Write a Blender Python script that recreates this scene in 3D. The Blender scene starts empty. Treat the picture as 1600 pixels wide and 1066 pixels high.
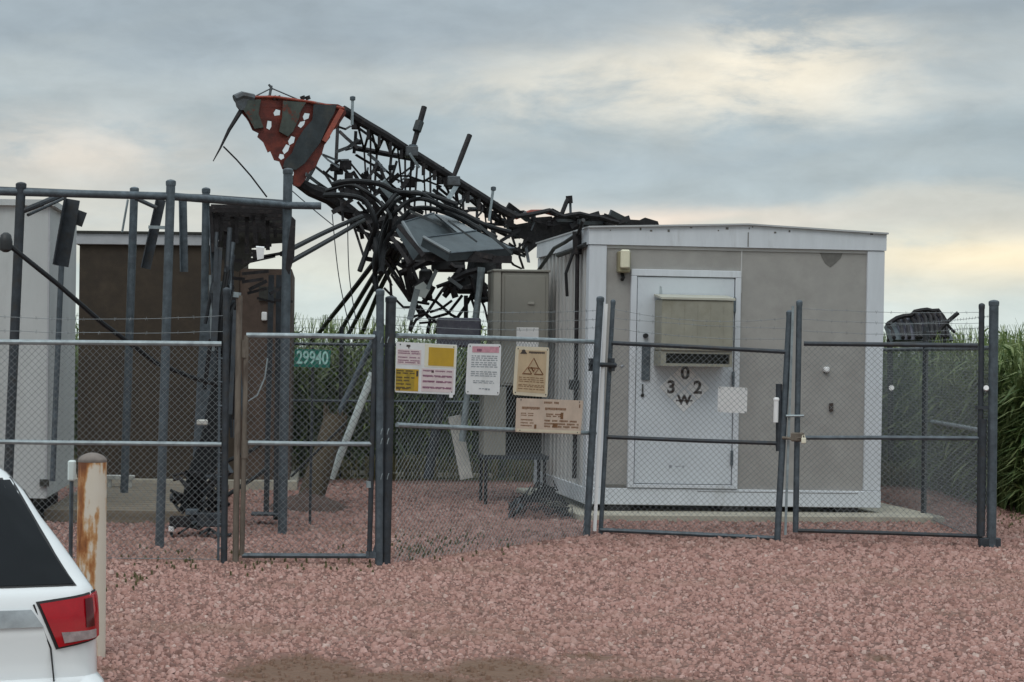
import bpy, math, random
import numpy as np
from mathutils import Vector, Matrix
from mathutils.geometry import tessellate_polygon
C = bpy.context.scene
COL = C.collection
rnd = random.Random(7)

# ---------------------------------------------------------------- camera
CAMH, F, PX, PY, ROLL = 1.75, 3000.0, 500.0, 549.6, 0.012
cd = bpy.data.cameras.new('camera'); cam = bpy.data.objects.new('camera', cd); COL.objects.link(cam)
cd.sensor_width = 36; cd.lens = F * 36 / 1600
cd.shift_x = (800 - PX) / 1600; cd.shift_y = (PY - 533) / 1600
cd.clip_start = .1; cd.clip_end = 5000
cam.matrix_world = Matrix.Translation((0, 0, CAMH)) @ Matrix.Rotation(math.pi/2, 4, 'X') @ Matrix.Rotation(ROLL, 4, 'Z')
C.camera = cam
C.view_settings.view_transform = 'Standard'; C.view_settings.look = 'None'
C.view_settings.exposure = 0.27; C.view_settings.gamma = 1

def lin(r, g, b):
    f = lambda v: (v/255/12.92) if v/255 <= .04045 else ((v/255+.055)/1.055)**2.4
    return (f(r), f(g), f(b), 1)

# ---------------------------------------------------------------- world (overcast sky)
SUN_EL, SUN_ROT = math.radians(52), math.radians(200)
world = bpy.data.worlds.new('World'); C.world = world; world.use_nodes = True
nt = world.node_tree; N = nt.nodes; L = nt.links; N.clear()
def wn(t, **k):
    n = N.new(t)
    for a, b in k.items(): setattr(n, a, b)
    return n
def wmath(op, a, b=None, clamp=False):
    n = wn('ShaderNodeMath', operation=op, use_clamp=clamp)
    for i, v in enumerate((a, b)):
        if v is None: continue
        if isinstance(v, (int, float)): n.inputs[i].default_value = v
        else: L.new(v, n.inputs[i])
    return n.outputs[0]
tc = wn('ShaderNodeTexCoord'); sep = wn('ShaderNodeSeparateXYZ'); L.new(tc.outputs['Generated'], sep.inputs[0])
dx, dy, dz = sep.outputs
hor = wmath('MAXIMUM', wmath('SQRT', wmath('ADD', wmath('MULTIPLY', dx, dx), wmath('MULTIPLY', dy, dy))), .02)
tz = wmath('DIVIDE', dz, hor)                       # tangent of elevation
def wnoise(sx, sz, scale, detail, seed, rough=.55, dist=0.0):
    cx = wn('ShaderNodeCombineXYZ')
    L.new(wmath('MULTIPLY', dx, sx), cx.inputs[0]); L.new(wmath('MULTIPLY', dy, sx), cx.inputs[1])
    L.new(wmath('ADD', wmath('MULTIPLY', dz, sz), seed), cx.inputs[2])
    n = wn('ShaderNodeTexNoise'); n.inputs['Scale'].default_value = scale; n.inputs['Detail'].default_value = detail
    n.inputs['Roughness'].default_value = rough; n.inputs['Distortion'].default_value = dist
    L.new(cx.outputs[0], n.inputs['Vector']); return n.outputs['Fac']
nA = wnoise(5, 22, 1.0, 6, 3.1, .5, .4)
nB = wnoise(13, 38, 1.0, 7, 9.7, .6, .3)
nC = wnoise(3, 9, 1.0, 3, 5.0)
dist = wmath('ADD', wmath('MULTIPLY', wmath('SUBTRACT', nA, .5), .10), wmath('MULTIPLY', wmath('SUBTRACT', nB, .5), .03))
tzd = wmath('ADD', tz, dist)
ramp = wn('ShaderNodeValToRGB'); ramp.color_ramp.interpolation = 'EASE'
L.new(wmath('DIVIDE', tzd, .30, True), ramp.inputs[0])
stops = [(0, (194, 207, 206)), (.022, (199, 210, 208)), (.048, (206, 209, 200)), (.066, (196, 197, 190)), (.085, (170, 181, 184)),
         (.112, (160, 173, 178)), (.140, (172, 181, 183)), (.175, (150, 161, 167)), (.30, (168, 178, 182))]
el = ramp.color_ramp.elements
while len(el) < len(stops): el.new(.5)
for e, (p, c) in zip(el, stops): e.position = p/.30; e.color = lin(*c)
def blob(cx, cz, rx, rz, noise, n0, n1):
    a = wmath('DIVIDE', wmath('SUBTRACT', wmath('DIVIDE', dx, wmath('MAXIMUM', dy, .05)), cx), rx)
    b = wmath('DIVIDE', wmath('SUBTRACT', wmath('ADD', tz, wmath('MULTIPLY', dist, .25)), cz), rz)
    r = wmath('ADD', wmath('MULTIPLY', a, a), wmath('MULTIPLY', b, b))
    g = wmath('POWER', 2.718, wmath('MULTIPLY', r, -1))
    m = wn('ShaderNodeMapRange'); m.inputs[1].default_value = n0; m.inputs[2].default_value = n1
    m.interpolation_type = 'SMOOTHSTEP'
    L.new(noise, m.inputs[0])
    return wmath('MULTIPLY', wmath('MULTIPLY', g, m.outputs[0]), wmath('GREATER_THAN', dy, 0))
def mixc(fac, a, col):
    m = wn('ShaderNodeMix', data_type='RGBA'); L.new(fac, m.inputs[0]) if not isinstance(fac, float) else setattr(m.inputs[0], 'default_value', fac)
    L.new(a, m.inputs[6]); 
    if isinstance(col, tuple): m.inputs[7].default_value = col
    else: L.new(col, m.inputs[7])
    return m.outputs[2]
cloud = ramp.outputs[0]
cloud = mixc(blob(.178, .140, .12, .026, nB, .30, .64), cloud, lin(226, 220, 204))
cloud = mixc(blob(.235, .152, .055, .022, nB, .35, .60), cloud, lin(246, 235, 212))
cloud = mixc(blob(.36, .048, .10, .014, nB, .25, .55), cloud, lin(244, 230, 200))
cloud = mixc(blob(.14, .070, .10, .007, nA, .25, .55), cloud, lin(232, 216, 200))
cloud = mixc(blob(-.13, .100, .07, .020, nB, .25, .6), cloud, lin(218, 210, 198))
cloud = mixc(wmath('MULTIPLY', blob(.06, .17, .30, .03, nA, .35, .6), .45), cloud, lin(150, 162, 170))
cloud = mixc(wmath('MULTIPLY', blob(.17, .10, .25, .018, nA, .30, .6), .5), cloud, lin(158, 172, 181))
nD = wnoise(20, 48, 1.0, 8, 2.2, .6, .3)
mrD = wn('ShaderNodeMapRange'); mrD.inputs[1].default_value = .3; mrD.inputs[2].default_value = .7; mrD.inputs[3].default_value = .90; mrD.inputs[4].default_value = 1.09; L.new(nD, mrD.inputs[0])
mrE = wn('ShaderNodeMapRange'); mrE.inputs[1].default_value = .3; mrE.inputs[2].default_value = .7; mrE.inputs[3].default_value = .91; mrE.inputs[4].default_value = 1.08; L.new(nA, mrE.inputs[0])
vD = wn('ShaderNodeVectorMath', operation='SCALE'); L.new(cloud, vD.inputs[0]); L.new(wmath('MULTIPLY', mrD.outputs[0], mrE.outputs[0]), vD.inputs['Scale']); cloud = vD.outputs[0]
# overcast skies are several times brighter overhead than near the horizon
zen = wn('ShaderNodeMapRange'); zen.inputs[1].default_value = .22; zen.inputs[2].default_value = 1.3
zen.inputs[3].default_value = 1.0; zen.inputs[4].default_value = 2.5; zen.interpolation_type = 'SMOOTHSTEP'; L.new(tz, zen.inputs[0])
vs = wn('ShaderNodeVectorMath', operation='SCALE'); L.new(cloud, vs.inputs[0]); L.new(zen.outputs[0], vs.inputs['Scale'])
sky = wn('ShaderNodeTexSky', sky_type='NISHITA', sun_disc=False); sky.sun_elevation = SUN_EL; sky.sun_rotation = SUN_ROT
bg1 = wn('ShaderNodeBackground'); L.new(sky.outputs[0], bg1.inputs[0]); bg1.inputs[1].default_value = .08
bg2 = wn('ShaderNodeBackground'); L.new(vs.outputs[0], bg2.inputs[0]); bg2.inputs[1].default_value = 1.0
mx = wn('ShaderNodeMixShader'); mx.inputs[0].default_value = .93
L.new(bg1.outputs[0], mx.inputs[1]); L.new(bg2.outputs[0], mx.inputs[2])
wo = wn('ShaderNodeOutputWorld'); L.new(mx.outputs[0], wo.inputs[0])
# ---------------------------------------------------------------- sun (veiled)
sd = bpy.data.lights.new('sun', 'SUN'); sd.energy = .6; sd.angle = math.radians(24); sd.color = (1, .95, .88)
so = bpy.data.objects.new('sun', sd); COL.objects.link(so)
sdir = Vector((math.sin(SUN_ROT)*math.cos(SUN_EL), math.cos(SUN_ROT)*math.cos(SUN_EL), math.sin(SUN_EL)))
so.rotation_euler = sdir.to_track_quat('Z', 'Y').to_euler()

# ================================================================ helpers
def W(px, py, D):
    u, v = px-PX, py-PY; c, s = math.cos(ROLL), math.sin(ROLL)
    return Vector(((u*c+v*s)*D/F, D, CAMH-(-u*s+v*c)*D/F))
def GD(px, py):                      # distance at which this pixel meets level ground
    u, v = px-PX, py-PY; return CAMH*F/(v*math.cos(ROLL)-u*math.sin(ROLL))
def G(px, D): p = W(px, 700, D); return Vector((p.x, D, 0))

def tag(o, label, cat, group=None, kind=None):
    o['label'] = label; o['category'] = cat
    if group: o['group'] = group
    if kind: o['kind'] = kind
    return o
def thing(name, label, cat, loc=(0, 0, 0), rot=(0, 0, 0), group=None):
    o = bpy.data.objects.new(name, None); COL.objects.link(o)
    o.empty_display_size = .2
    o.location = loc; o.rotation_euler = rot
    return tag(o, label, cat, group)
def world_mat(o):
    m = Matrix.Identity(4)
    while o is not None: m = o.matrix_basis @ m; o = o.parent
    return m

class MB:
    def __init__(s): s.v = []; s.f = []
    def add(s, vs, fs):
        n = len(s.v); s.v += [Vector(a) for a in vs]; s.f += [[i+n for i in f] for f in fs]; return s
    def box(s, a, b, bev=0):
        (x0, y0, z0), (x1, y1, z1) = a, b
        if bev <= 0:
            vs = [(x, y, z) for z in (z0, z1) for y in (y0, y1) for x in (x0, x1)]
            return s.add(vs, [(0, 2, 3, 1), (4, 5, 7, 6), (0, 1, 5, 4), (2, 6, 7, 3), (0, 4, 6, 2), (1, 3, 7, 5)])
        # chamfered box
        vs = []; idx = {}
        X, Y, Z = (x0, x1), (y0, y1), (z0, z1)
        sg = (1, -1)
        for i in (0, 1):
            for j in (0, 1):
                for k in (0, 1):
                    idx[i, j, k, 0] = len(vs); vs.append((X[i], Y[j]+sg[j]*bev, Z[k]+sg[k]*bev))
                    idx[i, j, k, 1] = len(vs); vs.append((X[i]+sg[i]*bev, Y[j], Z[k]+sg[k]*bev))
                    idx[i, j, k, 2] = len(vs); vs.append((X[i]+sg[i]*bev, Y[j]+sg[j]*bev, Z[k]))
        fs = []
        for i in (0, 1):
            q = [(0, 0), (1, 0), (1, 1), (0, 1)]; r = q if i else q[::-1]
            fs.append([idx[i, a, b, 0] for a, b in r])
            fs.append([idx[b, i, a, 1] for a, b in r]); fs.append([idx[a, b, i, 2] for a, b in r])
        for a in (0, 1):
            for b in (0, 1):
                r = 1 if a != b else -1
                f = [idx[a, b, 0, 0], idx[a, b, 1, 0], idx[a, b, 1, 1], idx[a, b, 0, 1]]; fs.append(f[::r])
                f = [idx[b, 0, a, 2], idx[b, 1, a, 2], idx[b, 1, a, 0], idx[b, 0, a, 0]]; fs.append(f[::r])
                f = [idx[0, a, b, 1], idx[1, a, b, 1], idx[1, a, b, 2], idx[0, a, b, 2]]; fs.append(f[::r])
        for i in (0, 1):
            for j in (0, 1):
                for k in (0, 1):
                    r = 1 if (i+j+k) % 2 else -1
                    fs.append([idx[i, j, k, 0], idx[i, j, k, 1], idx[i, j, k, 2]][::r])
        return s.add(vs, fs)
    def tube(s, pts, r, seg=8, cap=True):
        pts = [Vector(p) for p in pts]; n = len(pts)
        rs = r if isinstance(r, (list, tuple)) else [r]*n
        up = None; base = len(s.v)
        for i, p in enumerate(pts):
            t = (pts[min(i+1, n-1)]-pts[max(i-1, 0)])
            if t.length < 1e-9: t = Vector((0, 0, 1))
            t.normalize()
            if up is None:
                up = t.cross(Vector((0, 0, 1)) if abs(t.z) < .9 else Vector((0, 1, 0))).normalized()
            a = (up - t*up.dot(t)).normalized(); up = a; b = t.cross(a)
            for k in range(seg):
                w = 2*math.pi*k/seg
                s.v.append(p + a*(rs[i]*math.cos(w)) + b*(rs[i]*math.sin(w)))
        for i in range(n-1):
            for k in range(seg):
                k2 = (k+1) % seg
                s.f.append([base+i*seg+k, base+i*seg+k2, base+(i+1)*seg+k2, base+(i+1)*seg+k])
        if cap:
            s.f.append([base+k for k in range(seg)][::-1]); s.f.append([base+(n-1)*seg+k for k in range(seg)])
        return s
    def bar(s, a, b, w, h, ref=(0, -1, 0)):          # flat/rectangular bar from a to b
        a, b = Vector(a), Vector(b); t = (b-a).normalized(); r = Vector(ref)
        x = t.cross(r)
        if x.length < 1e-4: x = t.cross(Vector((1, 0, 0)))
        x.normalize(); y = x.cross(t)
        vs = [p + x*(i*w/2) + y*(j*h/2) for p in (a, b) for i, j in ((-1, -1), (1, -1), (1, 1), (-1, 1))]
        return s.add(vs, [(3, 2, 1, 0), (4, 5, 6, 7), (0, 1, 5, 4), (1, 2, 6, 5), (2, 3, 7, 6), (3, 0, 4, 7)])
    def angle(s, a, b, w, t=.008, ref=(0, -1, 0)):   # L-section steel
        a, b = Vector(a), Vector(b); d = (b-a).normalized(); r = Vector(ref); x = d.cross(r).normalized(); y = x.cross(d)
        s.bar(a+x*0, b+x*0, w, t, ref); s.bar(a+x*(w/2-t/2)+y*(w/2+t/2+.0005), b+x*(w/2-t/2)+y*(w/2+t/2+.0005), t, w, ref); return s
    def plate(s, outer, holes=(), thick=(0, .02, 0)):
        loops = [[Vector(p) for p in outer]] + [[Vector(p) for p in h] for h in holes]
        flat = [p for l in loops for p in l]; n = len(flat); T = Vector(thick)
        # tessellate in x,z
        tris = tessellate_polygon([[Vector((p.x, p.z, 0)) for p in l] for l in loops])
        base = len(s.v); s.v += flat + [p+T for p in flat]
        for t in tris: s.f.append([base+i for i in t]); s.f.append([base+n+i for i in reversed(t)])
        o = 0
        for l in loops:
            m = len(l)
            for i in range(m):
                a, b = base+o+i, base+o+(i+1) % m; s.f.append([a, b, b+n, a+n])
            o += m
        return s
    def lathe(s, prof, c=(0, 0, 0), seg=20):
        base = len(s.v); n = len(prof)
        for r, z in prof:
            for k in range(seg):
                w = 2*math.pi*k/seg; s.v.append(Vector((c[0]+r*math.cos(w), c[1]+r*math.sin(w), c[2]+z)))
        for i in range(n-1):
            for k in range(seg):
                k2 = (k+1) % seg; s.f.append([base+i*seg+k, base+i*seg+k2, base+(i+1)*seg+k2, base+(i+1)*seg+k])
        s.f.append([base+k for k in range(seg)][::-1]); s.f.append([base+(n-1)*seg+k for k in range(seg)])
        return s
    def build(s, name, mat, parent=None, world=False, smooth=False):
        me = bpy.data.meshes.new(name); vs = s.v
        if world and parent is not None:
            inv = world_mat(parent).inverted(); vs = [inv @ v for v in vs]
        me.from_pydata([tuple(v) for v in vs], [], s.f); me.materials.append(mat)
        import bmesh
        bm = bmesh.new(); bm.from_mesh(me); bmesh.ops.recalc_face_normals(bm, faces=bm.faces); bm.to_mesh(me); bm.free()
        if smooth:
            me.shade_smooth()
            try: me.set_sharp_from_angle(angle=math.radians(40))
            except Exception: pass
        o = bpy.data.objects.new(name, me); COL.objects.link(o)
        if parent is not None: o.parent = parent
        return o

def np_mesh(name, V, Fc, mat, parent=None, nper=3):
    me = bpy.data.meshes.new(name); V = np.asarray(V, np.float32); Fc = np.asarray(Fc, np.int32)
    me.vertices.add(len(V)); me.vertices.foreach_set('co', V.ravel())
    me.loops.add(Fc.size); me.loops.foreach_set('vertex_index', Fc.ravel())
    me.polygons.add(len(Fc)); me.polygons.foreach_set('loop_start', np.arange(0, Fc.size, nper, dtype=np.int32))
    me.update(calc_edges=True); me.materials.append(mat)
    o = bpy.data.objects.new(name, me); COL.objects.link(o)
    if parent: o.parent = parent
    return o

def text_mesh(name, txt, size, mat, parent, M, depth=.002, bold=0.0):
    cu = bpy.data.curves.new('t', 'FONT'); cu.body = txt; cu.size = size; cu.extrude = depth; cu.align_x = 'CENTER'; cu.align_y = 'CENTER'
    cu.offset = bold
    to = bpy.data.objects.new('t', cu); COL.objects.link(to)
    bpy.context.view_layer.update()
    me = bpy.data.meshes.new_from_object(to.evaluated_get(bpy.context.evaluated_depsgraph_get()))
    bpy.data.objects.remove(to); me.transform(M); me.materials.clear(); me.materials.append(mat); me.name = name
    o = bpy.data.objects.new(name, me); COL.objects.link(o); o.parent = parent
    return o
FACE = Matrix.Rotation(math.pi/2, 4, 'X')        # text standing up, facing -Y

def spline(pts, n=6):
    out = []
    P_ = [pts[0]]+list(pts)+[pts[-1]]
    for i in range(1, len(P_)-2):
        for k in range(n):
            t = k/n; a, b, c, d = (Vector(q) for q in P_[i-1:i+3])
            out.append(.5*((2*b)+(c-a)*t+(2*a-5*b+4*c-d)*t*t+(3*b-a-3*c+d)*t*t*t))
    out.append(Vector(pts[-1])); return out
# ---------------------------------------------------------------- materials
def mat(name, col, rough=.6, metal=0.0, var=.25, scale=6, col2=None, thr=(.45, .65), bump=.0, bscale=60, stretch=(1, 1, 1), spec=.5, detail=6):
    m = bpy.data.materials.new(name); m.use_nodes = True; t = m.node_tree; n = t.nodes; l = t.links
    b = n['Principled BSDF']; b.inputs['Roughness'].default_value = rough; b.inputs['Metallic'].default_value = metal
    b.inputs['Specular IOR Level'].default_value = spec
    c = lin(*col) if max(col) > 1 else (*col, 1)
    tcn = n.new('ShaderNodeTexCoord'); mp = n.new('ShaderNodeMapping'); mp.inputs['Scale'].default_value = stretch
    l.new(tcn.outputs['Object'], mp.inputs[0])
    nz = n.new('ShaderNodeTexNoise'); nz.inputs['Scale'].default_value = scale; nz.inputs['Detail'].default_value = detail; nz.inputs['Roughness'].default_value = .65
    l.new(mp.outputs[0], nz.inputs['Vector'])
    r = n.new('ShaderNodeValToRGB'); l.new(nz.outputs['Fac'], r.inputs[0]); e = r.color_ramp.elements
    e[0].position = .3; e[1].position = .7
    e[0].color = tuple(x*(1-var) for x in c[:3])+(1,); e[1].color = tuple(min(1, x*(1+var)) for x in c[:3])+(1,)
    out = r.outputs[0]
    if col2:
        nz2 = n.new('ShaderNodeTexNoise'); nz2.inputs['Scale'].default_value = scale*.6; nz2.inputs['Detail'].default_value = 8; nz2.inputs['Roughness'].default_value = .7
        mp2 = n.new('ShaderNodeMapping'); mp2.inputs['Location'].default_value = (7, 3, 5); mp2.inputs['Scale'].default_value = stretch
        l.new(tcn.outputs['Object'], mp2.inputs[0]); l.new(mp2.outputs[0], nz2.inputs['Vector'])
        mr = n.new('ShaderNodeMapRange'); mr.inputs[1].default_value = thr[0]; mr.inputs[2].default_value = thr[1]; l.new(nz2.outputs['Fac'], mr.inputs[0])
        mi = n.new('ShaderNodeMix'); mi.data_type = 'RGBA'; l.new(mr.outputs[0], mi.inputs[0]); l.new(out, mi.inputs[6])
        mi.inputs[7].default_value = lin(*col2) if max(col2) > 1 else (*col2, 1); out = mi.outputs[2]
    l.new(out, b.inputs['Base Color'])
    if bump > 0:
        bz = n.new('ShaderNodeTexNoise'); bz.inputs['Scale'].default_value = bscale; bz.inputs['Detail'].default_value = 4
        l.new(mp.outputs[0], bz.inputs['Vector'])
        bp = n.new('ShaderNodeBump'); bp.inputs['Strength'].default_value = bump; bp.inputs['Distance'].default_value = .01
        l.new(bz.outputs['Fac'], bp.inputs['Height']); l.new(bp.outputs[0], b.inputs['Normal'])
    return m
M = {}
M['galv'] = mat('galvanised_steel', (.085, .106, .124), .5, .3, .4, 14, col2=(.065, .075, .088), thr=(.5, .7), bump=.15)
M['galv_light'] = mat('bright_galvanised', (.28, .33, .35), .45, .3, .25, 14, col2=(.16, .18, .2), thr=(.5, .75))
M['galv_dark'] = mat('dull_galvanised', (.042, .05, .06), .6, .3, .35, 14, col2=(.05, .045, .04), thr=(.5, .7))
M['wire'] = mat('fence_wire', (.21, .23, .24), .5, .4, .2, 20)
M['rustpost'] = mat('rusty_brown_steel', (.16, .135, .11), .8, .1, .35, 9, col2=(.07, .05, .04), thr=(.5, .65), stretch=(1, 1, .3))
M['white_trim'] = mat('white_painted_trim', (.62, .65, .69), .5, 0, .07, 3, col2=(.42, .43, .43), thr=(.56, .8), stretch=(3, 3, .5))
M['scuff'] = mat('door_scuff', (.36, .40, .42), .6, 0, .2, 9)
M['door'] = mat('white_door_paint', (.60, .64, .68), .45, 0, .06, 2.5, col2=(.45, .49, .52), thr=(.56, .8))
M['wall'] = mat('pebbled_tan_wall', (.36, .348, .330), .92, 0, .10, 3, col2=(.29, .278, .262), thr=(.48, .75), bump=.5, bscale=260)
M['wall_side'] = mat('grey_ribbed_siding', (.52, .515, .505), .7, 0, .10, 4, col2=(.38, .38, .375), thr=(.5, .75), stretch=(1, 1, .2))
M['stain'] = mat('dark_damp_stain', (.15, .145, .135), .9, 0, .2, 12)
M['roof'] = mat('roof_membrane', (.45, .46, .47), .6, 0, .12, 2)
M['white_wall'] = mat('white_shelter_wall', (.50, .52, .52), .6, 0, .08, 2, col2=(.36, .37, .36), thr=(.5, .8), stretch=(1, 1, .3), bump=.15, bscale=90)
M['brown'] = mat('dark_brown_siding', (.052, .038, .026), .85, 0, .25, 5, col2=(.036, .027, .020), thr=(.45, .7), bump=.4, bscale=120)
M['brown_red'] = mat('weathered_brown_siding', (.085, .058, .045), .85, 0, .3, 5, bump=.4, bscale=120)
M['grey_fascia'] = mat('grey_fascia', (.42, .43, .45), .5, 0, .12, 5)
M['concrete'] = mat('concrete', (.42, .39, .32), .9, 0, .18, 4, col2=(.27, .25, .21), thr=(.5, .75), bump=.4, bscale=80)
M['wood_tan'] = mat('weathered_timber', (.20, .165, .125), .9, 0, .3, 4, stretch=(.6, 6, 6), bump=.5, bscale=20)
M['cabinet'] = mat('tan_cabinet_paint', (.28, .272, .24), .55, 0, .08, 2, col2=(.17, .16, .13), thr=(.5, .8))
M['cabinet_edge'] = mat('pale_cabinet_paint', (.36, .35, .31), .55, 0, .08, 2)
M['ac'] = mat('tan_hvac_paint', (.285, .275, .225), .5, 0, .12, 5, col2=(.22, .205, .15), thr=(.5, .75))
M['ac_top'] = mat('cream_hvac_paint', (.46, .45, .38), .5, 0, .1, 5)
M['grille'] = mat('dark_grille', (.035, .035, .03), .6, .2, .3, 20)
M['black'] = mat('black_rubber', (.018, .019, .021), .5, 0, .35, 12)
M['black_soft'] = mat('black_cable_jacket', (.010, .011, .013), .55, 0, .35, 9, col2=(.025, .025, .026), thr=(.6, .8), spec=.3)
M['steel_dark'] = mat('dark_tower_steel', (.026, .024, .026), .7, .2, .4, 18, col2=(.065, .052, .048), thr=(.55, .7), bump=.3, spec=.3)
M['steel_mid'] = mat('grey_tower_steel', (.09, .10, .11), .55, .3, .35, 12, col2=(.06, .055, .055), thr=(.5, .7))
M['orange'] = mat('faded_orange_red_paint', (.105, .016, .010), .65, 0, .5, 7, col2=(.19, .034, .017), thr=(.5, .66), bump=.3, stretch=(1, 1, 1.5))
M['orange_edge'] = mat('bright_orange_red_paint', (.26, .045, .022), .55, 0, .35, 12, col2=(.16, .13, .12), thr=(.58, .66))
M['slate'] = mat('slate_grey_steel', (.032, .040, .045), .7, .1, .35, 7, col2=(.055, .055, .05), thr=(.5, .7), bump=.2)
M['green_grey'] = mat('green_grey_steel', (.06, .07, .06), .7, .1, .4, 9, col2=(.14, .035, .02), thr=(.56, .62))
M['panel'] = mat('grey_antenna_radome', (.060, .078, .088), .55, 0, .25, 5, col2=(.032, .042, .048), thr=(.5, .75))
M['panel_edge'] = mat('pale_antenna_edge', (.17, .195, .21), .45, 0, .12, 5)
M['pvc'] = mat('white_plastic_pipe', (.66, .72, .70), .4, 0, .08, 4, col2=(.42, .46, .44), thr=(.55, .75))
M['board'] = mat('weathered_white_board', (.58, .57, .53), .8, 0, .15, 6, col2=(.35, .34, .31), thr=(.5, .7))
M['wood_pole'] = mat('brown_wood_pole', (.075, .056, .036), .95, 0, .35, 5, stretch=(5, 5, .7), bump=.8, bscale=18)
M['sign_white'] = mat('sign_white', (.80, .80, .80), .4, 0, .05, 6, col2=(.66, .66, .64), thr=(.55, .8))
M['sign_cream'] = mat('sign_cream', (.78, .74, .60), .4, 0, .06, 6)
M['sign_pink'] = mat('sign_faded_pink', (.72, .60, .60), .45, 0, .08, 9)
M['sign_red'] = mat('sign_faded_red', (.62, .30, .36), .45, 0, .2, 20)
M['sign_yellow'] = mat('sign_amber', (.55, .33, .015), .4, 0, .12, 6)
M['sign_yellow2'] = mat('sign_dirty_amber', (.42, .28, .02), .4, 0, .3, 12)
M['sign_tan'] = mat('sign_tan', (.58, .43, .27), .45, 0, .10, 6, col2=(.48, .34, .2), thr=(.5, .8))
M['sign_tan_edge'] = mat('sign_tan_edge', (.70, .61, .46), .45, 0, .08, 6)
M['sign_wood'] = mat('sign_faded_peach', (.62, .48, .38), .55, 0, .12, 5, col2=(.5, .40, .33), thr=(.5, .75))
M['ink'] = mat('sign_dark_ink', (.05, .035, .03), .6, 0, .3, 30)
M['ink_brown'] = mat('sign_brown_ink', (.20, .09, .035), .6, 0, .3, 30)
M['ink_grey'] = mat('sign_grey_ink', (.30, .32, .35), .6, 0, .3, 30)
M['ink_mauve'] = mat('sign_mauve_ink', (.26, .10, .17), .6, 0, .4, 30)
M['green_sign'] = mat('green_address_sign', (.012, .16, .115), .4, 0, .12, 8)
M['digit'] = mat('pale_reflective_digit', (.42, .72, .66), .4, 0, .06, 12)
def bollard_mat():
    m = bpy.data.materials.new('rust_streaked_cream_paint'); m.use_nodes = True; n = m.node_tree.nodes; l = m.node_tree.links; p = n['Principled BSDF']; p.inputs['Roughness'].default_value = .6
    t = n.new('ShaderNodeTexCoord')
    def nz(sc, st, loc, det=8, ro=.6):
        mp = n.new('ShaderNodeMapping'); mp.inputs['Scale'].default_value = st; mp.inputs['Location'].default_value = loc; l.new(t.outputs['Object'], mp.inputs[0])
        k = n.new('ShaderNodeTexNoise'); k.inputs['Scale'].default_value = sc; k.inputs['Detail'].default_value = det; k.inputs['Roughness'].default_value = ro; l.new(mp.outputs[0], k.inputs['Vector']); return k.outputs['Fac']
    def mth(op, a, b):
        k = n.new('ShaderNodeMath'); k.operation = op
        for i, v in enumerate((a, b)):
            if isinstance(v, (int, float)): k.inputs[i].default_value = v
            else: l.new(v, k.inputs[i])
        return k.outputs[0]
    sx = n.new('ShaderNodeSeparateXYZ'); l.new(t.outputs['Object'], sx.inputs[0])
    streak = nz(9, (1.6, 1.6, .28), (1, 2, 0), 5, .5); blot = nz(14, (1, 1, .55), (4, 1, 3), 9, .65)
    left = mth('MULTIPLY', sx.outputs[0], -.8)                      # the run-off favours the left flank
    top = mth('MAXIMUM', 0.0, mth('MULTIPLY', mth('SUBTRACT', sx.outputs[2], .98), .9))
    v = mth('ADD', mth('ADD', mth('MULTIPLY', streak, .62), mth('MULTIPLY', blot, .38)), mth('ADD', left, top))
    r = n.new('ShaderNodeValToRGB'); l.new(v, r.inputs[0]); e = r.color_ramp.elements
    cs = [(.0, (.72, .66, .58)), (.475, (.68, .60, .50)), (.525, (.52, .29, .13)), (.57, (.36, .135, .04)), (.65, (.17, .055, .02))]
    while len(e) < len(cs): e.new(.5)
    for q, (a, c) in zip(e, cs): q.position = a; q.color = (*c, 1)
    l.new(r.outputs[0], p.inputs['Base Color'])
    b = n.new('ShaderNodeBump'); b.inputs['Strength'].default_value = .3; b.inputs['Distance'].default_value = .006; l.new(blot, b.inputs['Height']); l.new(b.outputs[0], p.inputs['Normal'])
    return m
M['bollard'] = bollard_mat()
M['bollard_cap'] = mat('brown_grey_cap', (.20, .165, .145), .75, 0, .25, 12)
M['suv_paint'] = mat('white_car_paint', (.80, .82, .83), .16, 0, .01, 2)
bs = M['suv_paint'].node_tree.nodes['Principled BSDF']; bs.inputs['Coat Weight'].default_value = .8; bs.inputs['Coat Roughness'].default_value = .04
M['glass_dark'] = mat('tinted_glass', (.004, .006, .009), .10, 0, .3, 1.2, spec=.22)
M['red_lens'] = mat('red_tail_lens', (.40, .004, .011), .12, 0, .12, 14)
M['red_lens_dark'] = mat('dark_red_tail_lens', (.09, .003, .006), .12, 0, .2, 14)
M['clear_lens'] = mat('clear_reverse_lens', (.34, .27, .27), .15, .1, .35, 25)
M['strip'] = mat('grey_reflective_strip', (.40, .43, .45), .25, .2, .25, 8)
M['chrome'] = mat('satin_chrome', (.5, .52, .54), .2, .9, .1, 5)
M['car_plastic'] = mat('black_car_plastic', (.02, .02, .022), .6, 0, .2, 10)
M['tyre'] = mat('tyre_rubber', (.02, .02, .02), .85, 0, .2, 20)
M['crumple'] = mat('purple_grey_sheet_metal', (.105, .105, .135), .5, .3, .3, 6, col2=(.17, .17, .19), thr=(.5, .7))
M['lamp_lens'] = mat('cream_lamp_lens', (.72, .68, .52), .35, 0, .06, 10)
M['lamp_body'] = mat('tan_lamp_body', (.27, .24, .15), .5, 0, .1, 10)
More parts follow.
